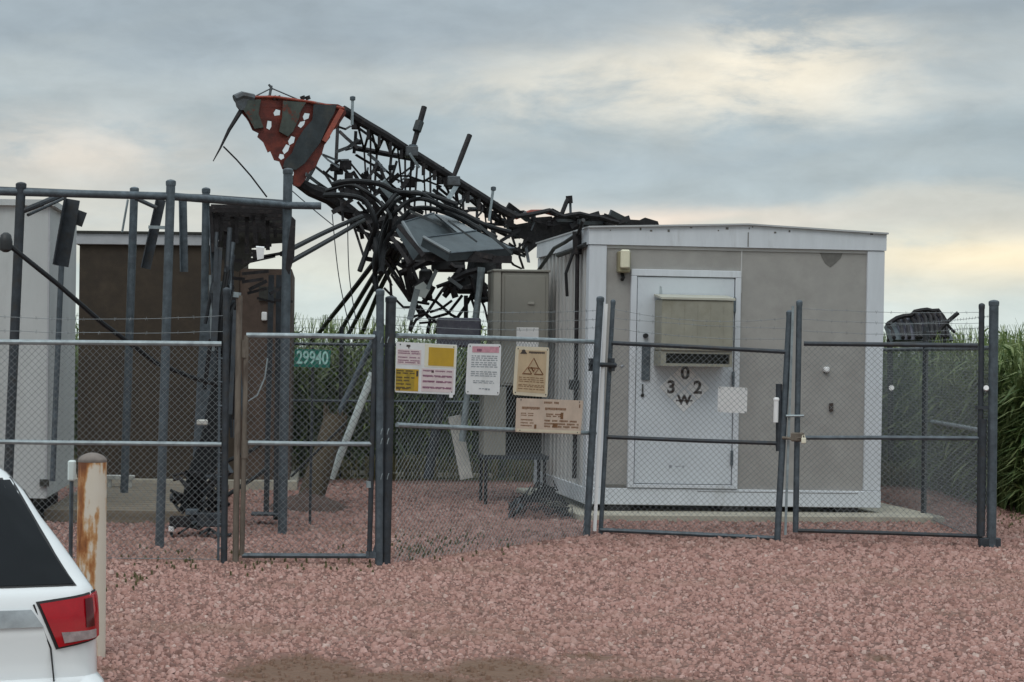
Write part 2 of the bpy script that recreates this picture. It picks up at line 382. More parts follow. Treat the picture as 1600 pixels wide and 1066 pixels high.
def foliage(name, a, b, c):
    m = bpy.data.materials.new(name); m.use_nodes = True; n = m.node_tree.nodes; l = m.node_tree.links
    p = n['Principled BSDF']; p.inputs['Roughness'].default_value = .55; p.inputs['Specular IOR Level'].default_value = .3
    g = n.new('ShaderNodeNewGeometry'); r = n.new('ShaderNodeValToRGB'); l.new(g.outputs['Random Per Island'], r.inputs[0])
    e = r.color_ramp.elements; e[0].color = (*a, 1); e[1].color = (*b, 1); x = e.new(.9); x.color = (*c, 1); e[2].position = .97
    l.new(r.outputs[0], p.inputs['Base Color'])
    tr = n.new('ShaderNodeBsdfTranslucent'); l.new(r.outputs[0], tr.inputs[0]); ms = n.new('ShaderNodeMixShader'); ms.inputs[0].default_value = .25
    l.new(p.outputs[0], ms.inputs[1]); l.new(tr.outputs[0], ms.inputs[2]); l.new(ms.outputs[0], n['Material Output'].inputs[0])
    return m
M['leaf'] = foliage('tall_green_leaves', (.07, .125, .038), (.18, .26, .08), (.30, .35, .15))
M['leaf_dry'] = foliage('dry_weeds', (.10, .11, .05), (.22, .20, .11), (.30, .26, .15))
def gravel_mat(stones):
    m = bpy.data.materials.new('pink_gravel_stone' if stones else 'pink_gravel_bed'); m.use_nodes = True; n = m.node_tree.nodes; l = m.node_tree.links
    p = n['Principled BSDF']; p.inputs['Roughness'].default_value = .85; p.inputs['Specular IOR Level'].default_value = .25
    r = n.new('ShaderNodeValToRGB'); e = r.color_ramp.elements
    cols = [(0, (.20, .115, .098)), (.2, (.37, .205, .172)), (.45, (.445, .257, .219)), (.7, (.48, .284, .245)), (.94, (.51, .325, .285)), (1, (.56, .42, .37))]
    while len(e) < len(cols): e.new(.5)
    for q, (a, c) in zip(e, cols): q.position = a; q.color = (*c, 1)
    tcn = n.new('ShaderNodeTexCoord')
    if stones:
        g = n.new('ShaderNodeNewGeometry'); l.new(g.outputs['Random Per Island'], r.inputs[0]); base = r.outputs[0]
    else:
        v = n.new('ShaderNodeTexVoronoi'); v.inputs['Scale'].default_value = 34; l.new(tcn.outputs['Object'], v.inputs['Vector'])
        sp = n.new('ShaderNodeSeparateColor'); l.new(v.outputs['Color'], sp.inputs[0]); l.new(sp.outputs[0], r.inputs[0])
        mul = n.new('ShaderNodeMix'); mul.data_type = 'RGBA'; mul.blend_type = 'MULTIPLY'; mul.inputs[0].default_value = 1
        mul.inputs[7].default_value = (.50, .47, .45, 1); l.new(r.outputs[0], mul.inputs[6]); base = mul.outputs[2]
        bp = n.new('ShaderNodeBump'); bp.inputs['Distance'].default_value = .02; bp.inputs['Strength'].default_value = .8
        inv = n.new('ShaderNodeMath'); inv.operation = 'SUBTRACT'; inv.inputs[0].default_value = 1; l.new(v.outputs['Distance'], inv.inputs[1])
        l.new(inv.outputs[0], bp.inputs['Height']); l.new(bp.outputs[0], p.inputs['Normal'])
    # large soft patches: sandy-brown dirt worked into the stone
    mp = n.new('ShaderNodeMapping'); mp.inputs['Scale'].default_value = (.35, 1.0, 1); l.new(tcn.outputs['Object'], mp.inputs[0])
    nz = n.new('ShaderNodeTexNoise'); nz.inputs['Scale'].default_value = 1.3; nz.inputs['Detail'].default_value = 6; l.new(mp.outputs[0], nz.inputs['Vector'])
    mr = n.new('ShaderNodeMapRange'); mr.inputs[1].default_value = .5; mr.inputs[2].default_value = .72; mr.inputs[4].default_value = .55; l.new(nz.outputs['Fac'], mr.inputs[0])
    mi = n.new('ShaderNodeMix'); mi.data_type = 'RGBA'; l.new(mr.outputs[0], mi.inputs[0]); l.new(base, mi.inputs[6]); mi.inputs[7].default_value = (.29, .185, .14, 1)
    # the bare dirt tracks near the front of the lot
    sx = n.new('ShaderNodeSeparateXYZ'); l.new(tcn.outputs['Object'], sx.inputs[0])
    def mth(op, a, b=None, cl=False):
        k = n.new('ShaderNodeMath'); k.operation = op; k.use_clamp = cl
        for i, vv in enumerate((a, b)):
            if vv is None: continue
            if isinstance(vv, (int, float)): k.inputs[i].default_value = vv
            else: l.new(vv, k.inputs[i])
        return k.outputs[0]
    nn = n.new('ShaderNodeTexNoise'); nn.inputs['Scale'].default_value = 5; nn.inputs['Detail'].default_value = 7; l.new(tcn.outputs['Object'], nn.inputs['Vector'])
    tot = None
    for cx, cy, rx, ry, k in DIRT:
        a = mth('DIVIDE', mth('SUBTRACT', sx.outputs[0], cx), rx); b = mth('DIVIDE', mth('SUBTRACT', sx.outputs[1], cy), ry)
        q = mth('MULTIPLY', mth('POWER', 2.718, mth('MULTIPLY', mth('ADD', mth('MULTIPLY', a, a), mth('MULTIPLY', b, b)), -1)), k)
        tot = q if tot is None else mth('MAXIMUM', tot, q)
    dm = mth('MULTIPLY', mth('SUBTRACT', mth('ADD', tot, mth('MULTIPLY', nn.outputs['Fac'], .7)), .70), 3.2, True)
    dm = mth('MULTIPLY', dm, .85)
    m2 = n.new('ShaderNodeMix'); m2.data_type = 'RGBA'; l.new(dm, m2.inputs[0]); l.new(mi.outputs[2], m2.inputs[6]); m2.inputs[7].default_value = (.17, .105, .070, 1)
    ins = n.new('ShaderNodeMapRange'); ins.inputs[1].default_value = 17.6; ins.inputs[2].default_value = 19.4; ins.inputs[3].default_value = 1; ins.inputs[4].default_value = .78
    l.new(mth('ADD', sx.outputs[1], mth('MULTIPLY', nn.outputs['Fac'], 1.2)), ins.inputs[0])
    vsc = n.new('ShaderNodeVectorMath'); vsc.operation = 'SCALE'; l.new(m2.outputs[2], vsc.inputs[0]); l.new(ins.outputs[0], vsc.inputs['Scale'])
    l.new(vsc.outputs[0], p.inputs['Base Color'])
    return m
DIRT = []
for px, py, wx, wy, k in [(470, 1052, 130, 30, 1.0), (790, 1050, 100, 24, 1.0), (640, 1070, 200, 22, 1.0), (1000, 1066, 200, 9, .7), (930, 1028, 90, 9, .6), (690, 1012, 60, 6, .45),
                          (1380, 1030, 40, 14, .6), (1500, 962, 70, 5, .5), (1420, 1062, 60, 8, .5), (1240, 1058, 60, 6, .4), (180, 1050, 60, 10, .4)]:
    D = GD(px, py); D2 = GD(px, py-wy); DIRT.append((G(px, D).x, D, wx*D/F, max(.05, D2-D), k))
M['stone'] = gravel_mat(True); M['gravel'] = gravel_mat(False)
M['field'] = mat('field_soil_and_grass', (.07, .085, .035), .95, 0, .4, 1.5, col2=(.13, .10, .06), thr=(.5, .7))

# ================================================================ ground
def hz(x, y):
    t = min(1, max(0, (10.15-y)/1.9)); return -.41*t*t*(3-2*t)
def sheet(name, xs, ys, z, m):
    v = [(x, y, hz(x, y)+z) for y in ys for x in xs]; nx = len(xs)
    f = [(j*nx+i, j*nx+i+1, (j+1)*nx+i+1, (j+1)*nx+i) for j in range(len(ys)-1) for i in range(nx-1)]
    b = MB().add(v, f); o = b.build(name, m); return o
o = sheet('ground', [-3000, -300, -40, 0, 40, 300, 3000], [-3000, -200, -20, 0, 5]+[8+.2*i for i in range(14)]+[14, 20, 30, 60, 200, 4500], -.03, M['field']); o['kind'] = 'structure'
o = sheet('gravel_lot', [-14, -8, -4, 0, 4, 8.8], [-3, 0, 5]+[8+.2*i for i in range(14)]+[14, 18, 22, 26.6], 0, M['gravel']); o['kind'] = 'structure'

def stones():
    rs = np.random.RandomState(3); n = 150000
    D = np.sqrt(rs.uniform(9.7**2, 25.5**2, n)); keep = rs.uniform(0, 1, n) < np.clip(1.05-(D-10)/22, .4, 1); D = D[keep]; n = len(D)
    px = rs.uniform(-60, 1660, n); x = (px-PX)*D/F + .02*D*0
    ok = x < 8.75; D = D[ok]; x = x[ok]; n = len(D)
    d = np.zeros(n)
    for cx, cy, rx, ry, k in DIRT: d = np.maximum(d, k*np.exp(-((x-cx)/rx)**2-((D-cy)/ry)**2))
    ok = rs.uniform(0, 1, n) > d*.85; x = x[ok]; D = D[ok]; n = len(x)
    s = np.clip(rs.lognormal(math.log(.0098), .42, n), .005, .025) * np.clip(D/15, 1, 1.35)
    an = np.arange(5)*2*math.pi/5
    base = np.concatenate([np.stack([np.cos(an), np.sin(an), an*0-.25], 1), np.stack([np.cos(an+.3)*.74, np.sin(an+.3)*.74, an*0+.62], 1)])
    P = base[None] * (1+rs.uniform(-.28, .28, (n, 10, 3))); P[:, :, 2] += rs.uniform(-.12, .12, (n, 10))
    P[:, :, 0] *= rs.uniform(.75, 1.35, (n, 1)); P[:, :, 2] *= rs.uniform(.8, 1.4, (n, 1))
    a = rs.uniform(0, 6.283, n); ca, sa = np.cos(a)[:, None], np.sin(a)[:, None]; tl = rs.uniform(-.45, .45, (n, 1))
    X = P[:, :, 0]*ca-P[:, :, 1]*sa; Y = P[:, :, 0]*sa+P[:, :, 1]*ca; Z = P[:, :, 2]+tl*X
    t = np.clip((10.15-D)/1.9, 0, 1); h = -.41*t*t*(3-2*t)
    V = np.stack([X*s[:, None]+x[:, None], Y*s[:, None]+D[:, None], Z*s[:, None]+h[:, None]+.001+.15*s[:, None]], 2).reshape(-1, 3)
    T = [(i, (i+1) % 5, 5+(i+1) % 5) for i in range(5)]+[(i, 5+(i+1) % 5, 5+i) for i in range(5)]+[(5, 6, 7), (5, 7, 8), (5, 8, 9)]
    T = np.array(T)
    Fc = (T[None]+(np.arange(n)*10)[:, None, None]).reshape(-1, 3)
    o = np_mesh('gravel_stones', V, Fc, M['stone']); tag(o, 'loose pink and grey crushed stone covering the whole lot', 'gravel', kind='stuff')
stones()

# ================================================================ vegetation
def plants(name, spots, hmean, nl, m, label, cat, leafw=.05, seed=1, leafl=.55, lean=.08):
    rs = np.random.RandomState(seed); V = []; Fc = []; n0 = 0
    for (x, y) in spots:
        h = hmean*rs.uniform(.72, 1.08); lx, ly = rs.uniform(-lean, lean, 2)
        def st(t): return np.array([x+lx*t*t*h, y+ly*t*t*h, t*h])
        for i in range(3):       # stalk as thin crossing strips
            a = i*2.09; w = np.array([math.cos(a), math.sin(a), 0])*.010
            for t0, t1 in ((0, .5), (.5, 1)):
                V += [st(t0)-w, st(t0)+w, st(t1)+w*.6, st(t1)-w*.6]; Fc.append([n0, n0+1, n0+2, n0+3]); n0 += 4
        if nl > 12 and rs.uniform() < .55:
            for i in range(4):
                a = rs.uniform(0, 6.283); d = np.array([math.cos(a)*.09, math.sin(a)*.09, .20]); w = np.array([-math.sin(a), math.cos(a), 0])*.006; b = st(1.0)
                V += [b-w, b+w, b+d+w*.5, b+d-w*.5]; Fc.append([n0, n0+1, n0+2, n0+3]); n0 += 4
        for i in range(nl):
            t = rs.uniform(.12, .98); a = rs.uniform(0, 6.283); d = np.array([math.cos(a), math.sin(a), 0]); s = np.array([-math.sin(a), math.cos(a), 0])
            ll = leafl*rs.uniform(.6, 1.15)*(1-.35*abs(t-.5)); up = rs.uniform(.35, .95); w = leafw*rs.uniform(.6, 1.2)
            b = st(t); pts = []
            for k in range(4):
                q = k/3; pts.append(b + d*ll*(.15*q+.75*q*q*.9) + np.array([0, 0, ll*(up*q*1.1-.9*q*q*(1.1-up*.5))]))
            ws = [.4, 1, .8, .08]
            for k in range(4): V += [pts[k]-s*w*ws[k]/2, pts[k]+s*w*ws[k]/2]
            for k in range(3): Fc.append([n0+2*k, n0+2*k+1, n0+2*k+3, n0+2*k+2])
            n0 += 8
    o = np_mesh(name, V, Fc, m, nper=4); tag(o, label, cat, kind='stuff'); return o
rs = random.Random(5)
sp = []
for k in range(3000):
    D = 27.4+abs(rs.gauss(0, 1))*3.2; X0, X1 = (-80-PX)*D/F, (1700-PX)*D/F
    sp.append((rs.uniform(X0, X1), D))
plants('tall_crop', sp, 2.0, 15, M['leaf'], 'dense dark green tall crop growing behind the compound fence', 'crop', seed=2)
sp = []
for k in range(1500):
    D = 21.4+abs(rs.gauss(0, 1))*2.6; x = 7.95+rs.random()**1.2*3+ (D-21.4)*.02; sp.append((x, D))
plants('tall_weeds', sp, 1.80, 17, M['leaf'], 'bright green tall leafy crop outside the fence at the right edge', 'crop', seed=4, leafw=.042)
sp = [(rs.uniform(-5, 9), 26.2+abs(rs.gauss(0, .35))) for k in range(800)]
plants('dry_grass', sp, .32, 7, M['leaf_dry'], 'low strip of dry and green weeds along the rear fence', 'weeds', leafw=.012, seed=6, leafl=.25)
sp = []
for (px, py, sx, n) in [(700, 850, 60, 60), (650, 862, 40, 60), (480, 880, 90, 50), (300, 872, 60, 30), (210, 905, 30, 20), (1580, 812, 25, 60)]:
    for k in range(n):
        a = px+rs.gauss(0, sx); b = py+rs.gauss(0, 9); D = GD(a, b); sp.append((G(a, D).x, D))
plants('lot_weeds', sp, .04, 6, M['leaf_dry'], 'tiny sparse dry weeds growing through the pink gravel by the fence', 'weeds', leafw=.004, seed=8, leafl=.05)

# ================================================================ right equipment shelter
p0 = W(914, 788, 20.6)
SW, SD, SH, PK = 3.24, 3.1, 2.965, 3.03
pad = MB(); 
pads = [(-.12, -.55, .105), (3.72, -.55, .105)]
sh = thing('equipment_shelter', 'tan pebbled equipment shelter with white trim, white door and door mounted air conditioner', 'building',
           (p0.x, p0.y, .147), (0, math.radians(.35), math.radians(3.8)))
MB().box((.19, .03, .18), (SW-.19, SD-.03, 2.786)).build('wall', M['wall'], sh)
def side_x(): pass
for sx, sgn in ((.0, 1), (SW, -1)):       # ribbed side siding
    b = MB(); y = .16
    while y < SD-.16:
        w = .115; x0 = .03 if (int(y/.115) % 2) else .008
        b.box((sx+sgn*x0 if sgn > 0 else SW-.19-.001, y, .18), (sx+.189 if sgn > 0 else SW-x0, min(y+w-.006, SD-.16), 2.786)); y += w
    b.build('side_siding', M['wall_side'], sh)
b = MB(); bv = .006
for x0, x1, y0, y1 in ((0, .19, 0, .16), (SW-.19, SW, 0, .16), (0, .19, SD-.16, SD), (SW-.19, SW, SD-.16, SD)):
    MB().box((x0, y0, .182), (x1, y1, 2.786), bv).build('corner_trim', M['white_trim'], sh)
b = MB().box((-.004, -.004, 0), (SW+.004, .15, .18), bv).box((-.004, SD-.15, 0), (SW+.004, SD+.004, .18), bv)
b.box((-.004, .152, 0), (.15, SD-.152, .18), bv).box((SW-.15, .152, 0), (SW+.004, SD-.152, .18), bv).build('base_skirt', M['white_trim'], sh)
# fascia + shallow gable roof
b = MB(); e = .012
for y0, y1 in ((-e, -e+.05), (SD+e-.05, SD+e)):
    prof = [(-e, 2.79), (SW+e, 2.79), (SW+e, SH), (SW/2+.1, PK), (-e, SH)]
    b.plate([(x, y0, z) for x, z in prof], (), (0, y1-y0, 0))
b.box((-e, -e+.052, 2.79), (-e+.05, SD+e-.052, SH)); b.box((SW+e-.05, -e+.052, 2.79), (SW+e, SD+e-.052, SH))
rf = b.build('fascia', M['white_trim'], sh)
b = MB(); xs = (-.022, SW/2+.1, SW+.022); zs = (SH+.001, PK+.002, SH+.001)
for i in (0, 1):
    v = [(xs[i], -.045, zs[i]), (xs[i+1], -.045, zs[i+1]), (xs[i+1], SD+.045, zs[i+1]), (xs[i], SD+.045, zs[i])]
    b.add(v+[(a, c, d+.018) for a, c, d in v], [(0, 3, 2, 1), (4, 5, 6, 7), (0, 1, 5, 4), (1, 2, 6, 5), (2, 3, 7, 6), (3, 0, 4, 7)])
b.build('roof', M['roof'], sh)
for x, s1, s2 in ((2.65, .10, .09),):
    MB().plate([(x-s1*1.2, .026, 2.754), (x+s1*1.3, .026, 2.754), (x+s1*1.1, .026, 2.70), (x+.06, .026, 2.65), (x+.0, .026, 2.60), (x-.06, .026, 2.64), (x-s1, .026, 2.71)], (), (0, .0035, 0)).build('water_stain', M['stain'], sh)
MB().box((1.66, .022, 2.30), (1.675, .030, 2.786)).box((.19, .018, 2.755), (SW-.19, .0295, 2.787)).build('wall_batten', M['wall_side'], sh)
for k in range(12):
    x = rnd.uniform(.1, SW-.1); z = SH-.002+(PK-SH)*(1-abs(x-1.7)/1.7)-rnd.uniform(.0, .05); w = rnd.uniform(.01, .035); MB().box((x, -.0155, z-rnd.uniform(.01, .03)), (x+w, -.0125, z)).build('paint_chip', M['stain'], sh)
b = MB()
for x in (SW/2+.10,): b.box((x, -.0155, 2.80), (x+.010, -.0125, SH-.01))
b.build('fascia_joint', M['stain'], sh)
MB().box((SW/2-.4, -.006, .150), (SW-.25, -.0045, .156)).box((.19, .0, .1805), (.44, .027, .215)).build('base_flashing', M['stain'], sh)
# door
df = MB().box((.455, -.022, .186), (.52, .045, 2.46), .004).box((1.595, -.022, .186), (1.655, .045, 2.46), .004).box((.455, -.022, 2.462), (1.655, .045, 2.535), .004).box((.521, -.02, .186), (1.594, .04, .225), .004).build('door_frame', M['white_trim'], sh)
dr = MB().box((.529, -.006, .232), (1.587, .025, 2.454), .004).build('door', M['door'], sh)
MB().box((.585, -.030, 1.34), (.675, -.0065, 1.74), .006).build('lock_plate', M['galv'], dr)
MB().tube([(.60, -.02, 1.30), (.60, -.02, 1.18)], .008).tube([(.60, -.006, 1.18), (.60, -.02, 1.18)], .02).build('pull_handle', M['grille'], dr)
MB().tube([(.62, -.05, 1.82), (.62, -.004, 1.82)], .026, 12).build('lock_cylinder', M['black'], dr)
for z in (.52, 1.37, 2.17):
    MB().box((1.570, -.033, z-.08), (1.600, -.0225, z+.08), .003).build('hinge', M['galv'], dr)
MB().tube([(.92, -.012, .42), (.92, -.004, .42)], .018, 10).tube([(1.06, -.012, .42), (1.06, -.004, .42)], .014, 10).box((.97, -.0075, .415), (1.03, -.0055, .425)).build('door_bolt', M['ink_grey'], dr)
MB().plate([(.77, -.0085, 2.36), (.79, -.0085, 2.35), (.80, -.0085, 2.27), (.785, -.0085, 2.22), (.765, -.0085, 2.26)], (), (0, .0018, 0)).build('paint_scuff', M['scuff'], dr)
# air conditioner
ac = thing  # keep linters quiet
a0, a1, z0, z1, dp = .714, 1.483, 1.50, 2.235, -.36
acb = MB().box((a0, dp, z0+.16), (a1, -.024, z1-.03), .012).build('air_conditioner', M['ac'], sh)
MB().add([(a0-.012, dp-.015, z1-.03), (a1+.012, dp-.015, z1-.03), (a1+.012, -.026, z1+.012), (a0-.012, -.026, z1+.012), (a0-.012, dp-.015, z1-.008), (a1+.012, dp-.015, z1-.008), (a1+.012, -.026, z1+.034), (a0-.012, -.026, z1+.034)],
         [(3, 2, 1, 0), (4, 5, 6, 7), (0, 1, 5, 4), (1, 2, 6, 5), (2, 3, 7, 6), (3, 0, 4, 7)]).build('hood', M['ac_top'], acb)
MB().box((a0, dp+.02, z0), (a0+.055, -.024, z0+.158)).box((a1-.03, dp+.02, z0), (a1, -.024, z0+.158)).box((a0+.056, dp+.02, z0), (a1-.031, -.024, z0+.03)).box((a0+.056, dp+.02, z0+.135), (a1-.031, -.024, z0+.158)).build('lower_housing', M['ac'], acb)
b = MB().box((a0+.056, dp+.09, z0+.031), (a1-.031, dp+.11, z0+.134))
for k in range(6): b.box((a0+.057, dp+.045, z0+.036+k*.0165), (a1-.032, dp+.085, z0+.041+k*.0165))
b.build('intake_grille', M['grille'], acb)
b = MB()
for k in range(5): b.box((a0+.10+k*.14, dp-.0025, z0+.20), (a0+.104+k*.14, dp-.0005, z1-.06))
b.build('panel_rib', M['ac'], acb)
# wall lamp
lp = MB().box((.30, -.085, 2.49), (.43, .028, 2.72), .012).build('wall_lamp', M['lamp_body'], sh)
MB().box((.315, -.125, 2.535), (.415, -.087, 2.735), .014).build('lamp_lens', M['lamp_lens'], lp)
MB().tube([(.365, .028, 2.48), (.365, -.03, 2.44), (.365, .02, 2.42)], .02).build('photocell', M['black'], lp)
# hazard placard, four small diamonds
pc = MB()
for cx, cz in ((0, .135), (-.145, 0), (.145, 0), (0, -.135)):
    c = (1.057+cx, 1.268+cz); d = .128
    pc.plate([(c[0]-d, -.012, c[1]), (c[0], -.012, c[1]-d), (c[0]+d, -.012, c[1]), (c[0], -.012, c[1]+d)], (), (0, .0055, 0))
pl = pc.build('hazard_placard', M['sign_white'], dr)
for t, cx, cz, s_ in (('0', .005, .155, .19), ('3', -.145, .0, .19), ('2', .145, .0, .19), ('W', 0, -.135, .14)):
    text_mesh('placard_character', t, s_, M['ink'], pl, Matrix.Translation((1.057+cx, -.0135, 1.268+cz)) @ FACE, .001, .006)
MB().box((1.057-.09, -.0165, 1.122), (1.057+.09, -.0145, 1.137)).build('placard_strike', M['ink'], pl)
# vents and outlet on the wall
MB().lathe([(.034, 0), (.034, .03), (.02, .045)], (0, 0, 0), 14).build('tmp', M['sign_white'], sh)
o = sh.children[-1] if sh.children else None
for ob in list(COL.objects):
    if ob.name == 'tmp': ob.name = 'wall_vent'; ob.data.name = 'wall_vent'; ob.rotation_euler = (math.radians(90), 0, 0); ob.location = (2.62, .028, 1.49)
MB().box((2.595, .01, 1.452), (2.645, .029, 1.475)).build('vent_slot', M['black'], sh)
MB().box((2.66, -.004, 1.04), (2.70, .029, 1.13), .004).build('outlet_box', M['ink'], sh)
MB().tube([(.395, .028, 1.5), (.37, .028, 1.48)], .012).build('screw_cap', M['ink_grey'], sh)
# conduit down the ribbed side wall, drooping cable
MB().tube([(-.05, .40, 2.76), (-.04, .40, .9), (-.04, .40, .25)], .024).tube([(-.06, .40, 2.95), (-.05, .40, 2.7)], .05).build('side_conduit', M['steel_dark'], sh)
MB().box((-.11, .35, 1.22), (-.01, .46, 1.33), .01).build('conduit_box', M['black'], sh)
b = MB(); b.tube([(-.07, .02, 3.05), (-.06, .3, 2.93), (-.09, .9, 2.86), (-.08, 1.6, 2.83), (-.12, 2.4, 2.6), (-.15, 2.75, 2.35)], .022).tube([(-.05, .55, 2.78), (-.13, .62, 2.5), (-.1, .68, 2.25)], .018)
b.tube([(-.02, .1, 2.79), (-.06, .6, 2.76), (-.07, 1.4, 2.74)], .03).build('torn_cable', M['black'], sh)

# slab below shelter
q = [G(900, GD(900, 794)), G(1440, GD(1440, 822))]
pd = thing('concrete_slab', 'low tan concrete slab under the equipment shelter', 'slab', (p0.x, p0.y, 0), (0, 0, math.radians(3.8)))
MB().box((-.15, -.42, -.05), (SW+.55, SD+.4, .075), .012).build('slab_body', M['concrete'], pd)
for k, x in enumerate((.25, 1.5, 2.75)):
    MB().box((x, .03, .076), (x+.25, SD-.05, .146)).build('skid', M['black'], pd)

# ================================================================ tan cabinet on frame
cb0 = W(768, 712, 22.3)
cb = thing('equipment_cabinet', 'tan metal equipment cabinet with a white notice, left of the tan shelter', 'cabinet', (cb0.x, 22.3, 0), (0, 0, math.radians(2)))
zt = W(800, 421, 22.3).z; zm = W(800, 603, 22.3).z; zb = W(800, 712, 22.3).z; cw = 87*22.3/F
MB().box((.095, 0, zm), (cw, .55, zt-.03), .008).build('cabinet_body', M['cabinet'], cb)
MB().box((0, -.006, zm-.01), (.088, .55, zt-.01), .006).build('side_panel', M['cabinet_edge'], cb)
MB().box((-.01, -.02, zt-.028), (cw+.015, .57, zt), .006).build('cabinet_roof', M['cabinet'], cb)
dd = MB().box((.13, -.012, zm+.03), (cw-.04, -.0005, zt-.07), .004).build('door', M['cabinet'], cb)
MB().box((cw*.62, -.026, (zt+zm)/2+.27), (cw*.62+.075, -.0125, (zt+zm)/2+.30), .003).build('latch', M['cabinet_edge'], dd)
MB().box((cw*.42, -.017, zm+.32), (cw*.82, -.0125, zm+.68), .002).build('notice', M['sign_white'], dd)
MB().box((-.09, .0, zb), (.165, .5, zm-.012), .006).build('cable_riser', M['cabinet'], cb)
MB().box((.17, .42, zb), (cw, .45, zm-.005)).build('back_plate', M['grille'], cb)
b = MB()
for x in (-.08, cw-.04):
    for y in (0, .46): MB().box((x, y, 0), (x+.035, y+.035, zb-.047)).build('leg', M['steel_dark'], cb)
MB().box((-.1, -.01, zb-.046), (cw+.02, .52, zb-.002)).build('frame_beam', M['galv_dark'], cb)

# ================================================================ left buildings
pw = W(72, 779, 19.0)      # near corner of the white shelter
wh = thing('white_shelter', 'white equipment shelter raised on skids at the left edge, cropped by the photo', 'building', (pw.x, 19.0, pw.z), (0, 0, 0))
wl, wr = -3.0, 0
zt = W(72, 322, 19.0).z - pw.z
sdv = Vector((W(112, 745, 21.3).x - pw.x, 2.3, 0))       # far corner of its right wall
sdx = sdv.x/2.3
def qp(x, y, z): return (x + sdx*y, y, z)
def pbox(x0, x1, y0, y1, z0, z1):
    v = [qp(x, y, z) for z in (z0, z1) for y in (y0, y1) for x in (x0, x1)]
    return v, [(0, 2, 3, 1), (4, 5, 7, 6), (0, 1, 5, 4), (2, 6, 7, 3), (0, 4, 6, 2), (1, 3, 7, 5)]
MB().add(*pbox(-3, 0, 0, 2.5, 0, zt)).build('wall', M['white_wall'], wh)
MB().add(*pbox(-3.05, .05, -.05, 2.55, zt, zt+.06)).build('roof', M['white_wall'], wh)
MB().add(*pbox(-.012, .006, -.006, .02, .02, zt-.01)).build('corner_trim', M['grey_fascia'], wh)
MB().add(*pbox(-2.9, -.15, .2, 2.3, -pw.z, -.004)).build('skid', M['black'], wh)
cpx = W(95, 420, 18.95); 
MB().tube([W(96, 415, 18.93), W(88, 600, 18.93), W(82, 752, 18.93)], .028).build('wall_conduit', M['galv'], wh, True)
MB().box((-.06, -.045, .12), (.03, -.007, .19)).build('conduit_clamp', M['grille'], wh)

BD = 24.3
bl = W(120, 757, BD); br = W(452, 757, BD)
bw = thing('brown_shelter', 'dark brown equipment shelter with pale grey fascia behind the cable bridge', 'building', (bl.x, BD, 0))
wdt = br.x-bl.x; zt = W(200, 383, BD).z; zf = W(200, 362, BD).z; split = W(372, 600, BD).x-bl.x
MB().box((0, 0, .12), (split, 3, zt)).build('wall', M['brown'], bw)
zt2 = W(410, 420, BD).z
MB().box((split+.002, .03, .12), (wdt, 2.9, zt2)).build('annex_wall', M['brown_red'], bw)
MB().box((-.05, -.06, zt+.001), (split+.04, 3.05, zf-.03), .006).build('fascia', M['grey_fascia'], bw)
MB().box((-.08, -.09, zf-.028), (split+.07, 3.08, zf)).build('roof', M['grille'], bw)
MB().box((split+.25, -.005, W(400, 470, BD).z), (split+.5, .028, W(400, 448, BD).z)).build('wall_louver', M['grille'], bw)
lx = W(413, 495, BD)
MB().box((lx.x-bl.x-.035, -.02, lx.z-.05), (lx.x-bl.x+.035, .028, lx.z+.06), .01).build('meter_cover', M['sign_white'], bw)
MB().box((-.1, -.25, 0), (wdt+.1, 3.1, .118)).build('foundation', M['concrete'], bw)
# timber edged stoops in front
for (xa, xb, ya, yb, hh, lab) in ((70, 330, 818, 772, .13, 'low tan timber deck in front of the brown shelter, nearest the camera'),):
    Da, Db = GD(200, ya), GD(200, yb)
    A, B_ = G(xa, Da), G(xb, Da)
    st = thing('timber_platform', lab, 'platform', (A.x, Da, 0))
    MB().box((0, 0, .0), (B_.x-A.x, .07, hh), .006).build('edge_beam', M['wood_tan'], st); MB().box((0, Db-Da-.07, 0), (B_.x-A.x, Db-Da, hh), .006).build('edge_beam', M['wood_tan'], st)
    b = MB(); k = 0; y = .075
    while y < Db-Da-.2: b.box((0, y, hh-.04), (B_.x-A.x, y+.135, hh-.002+.004*(k % 2)), .004); y += .142; k += 1
    b.build('deck_boards', M['wood_tan'], st)
a = W(165, 769, 22.5); 
o = MB().box((a.x, 22.5, .22), (W(209, 769, 22.5).x, 22.62, .27), .004).box((a.x+.02, 22.52, .0), (a.x+.06, 22.6, .2195)).box((a.x+.26, 22.52, .0), (a.x+.30, 22.6, .2195)).build('timber_step', M['board']); tag(o, 'short pale board on blocks in front of the brown wall', 'step')

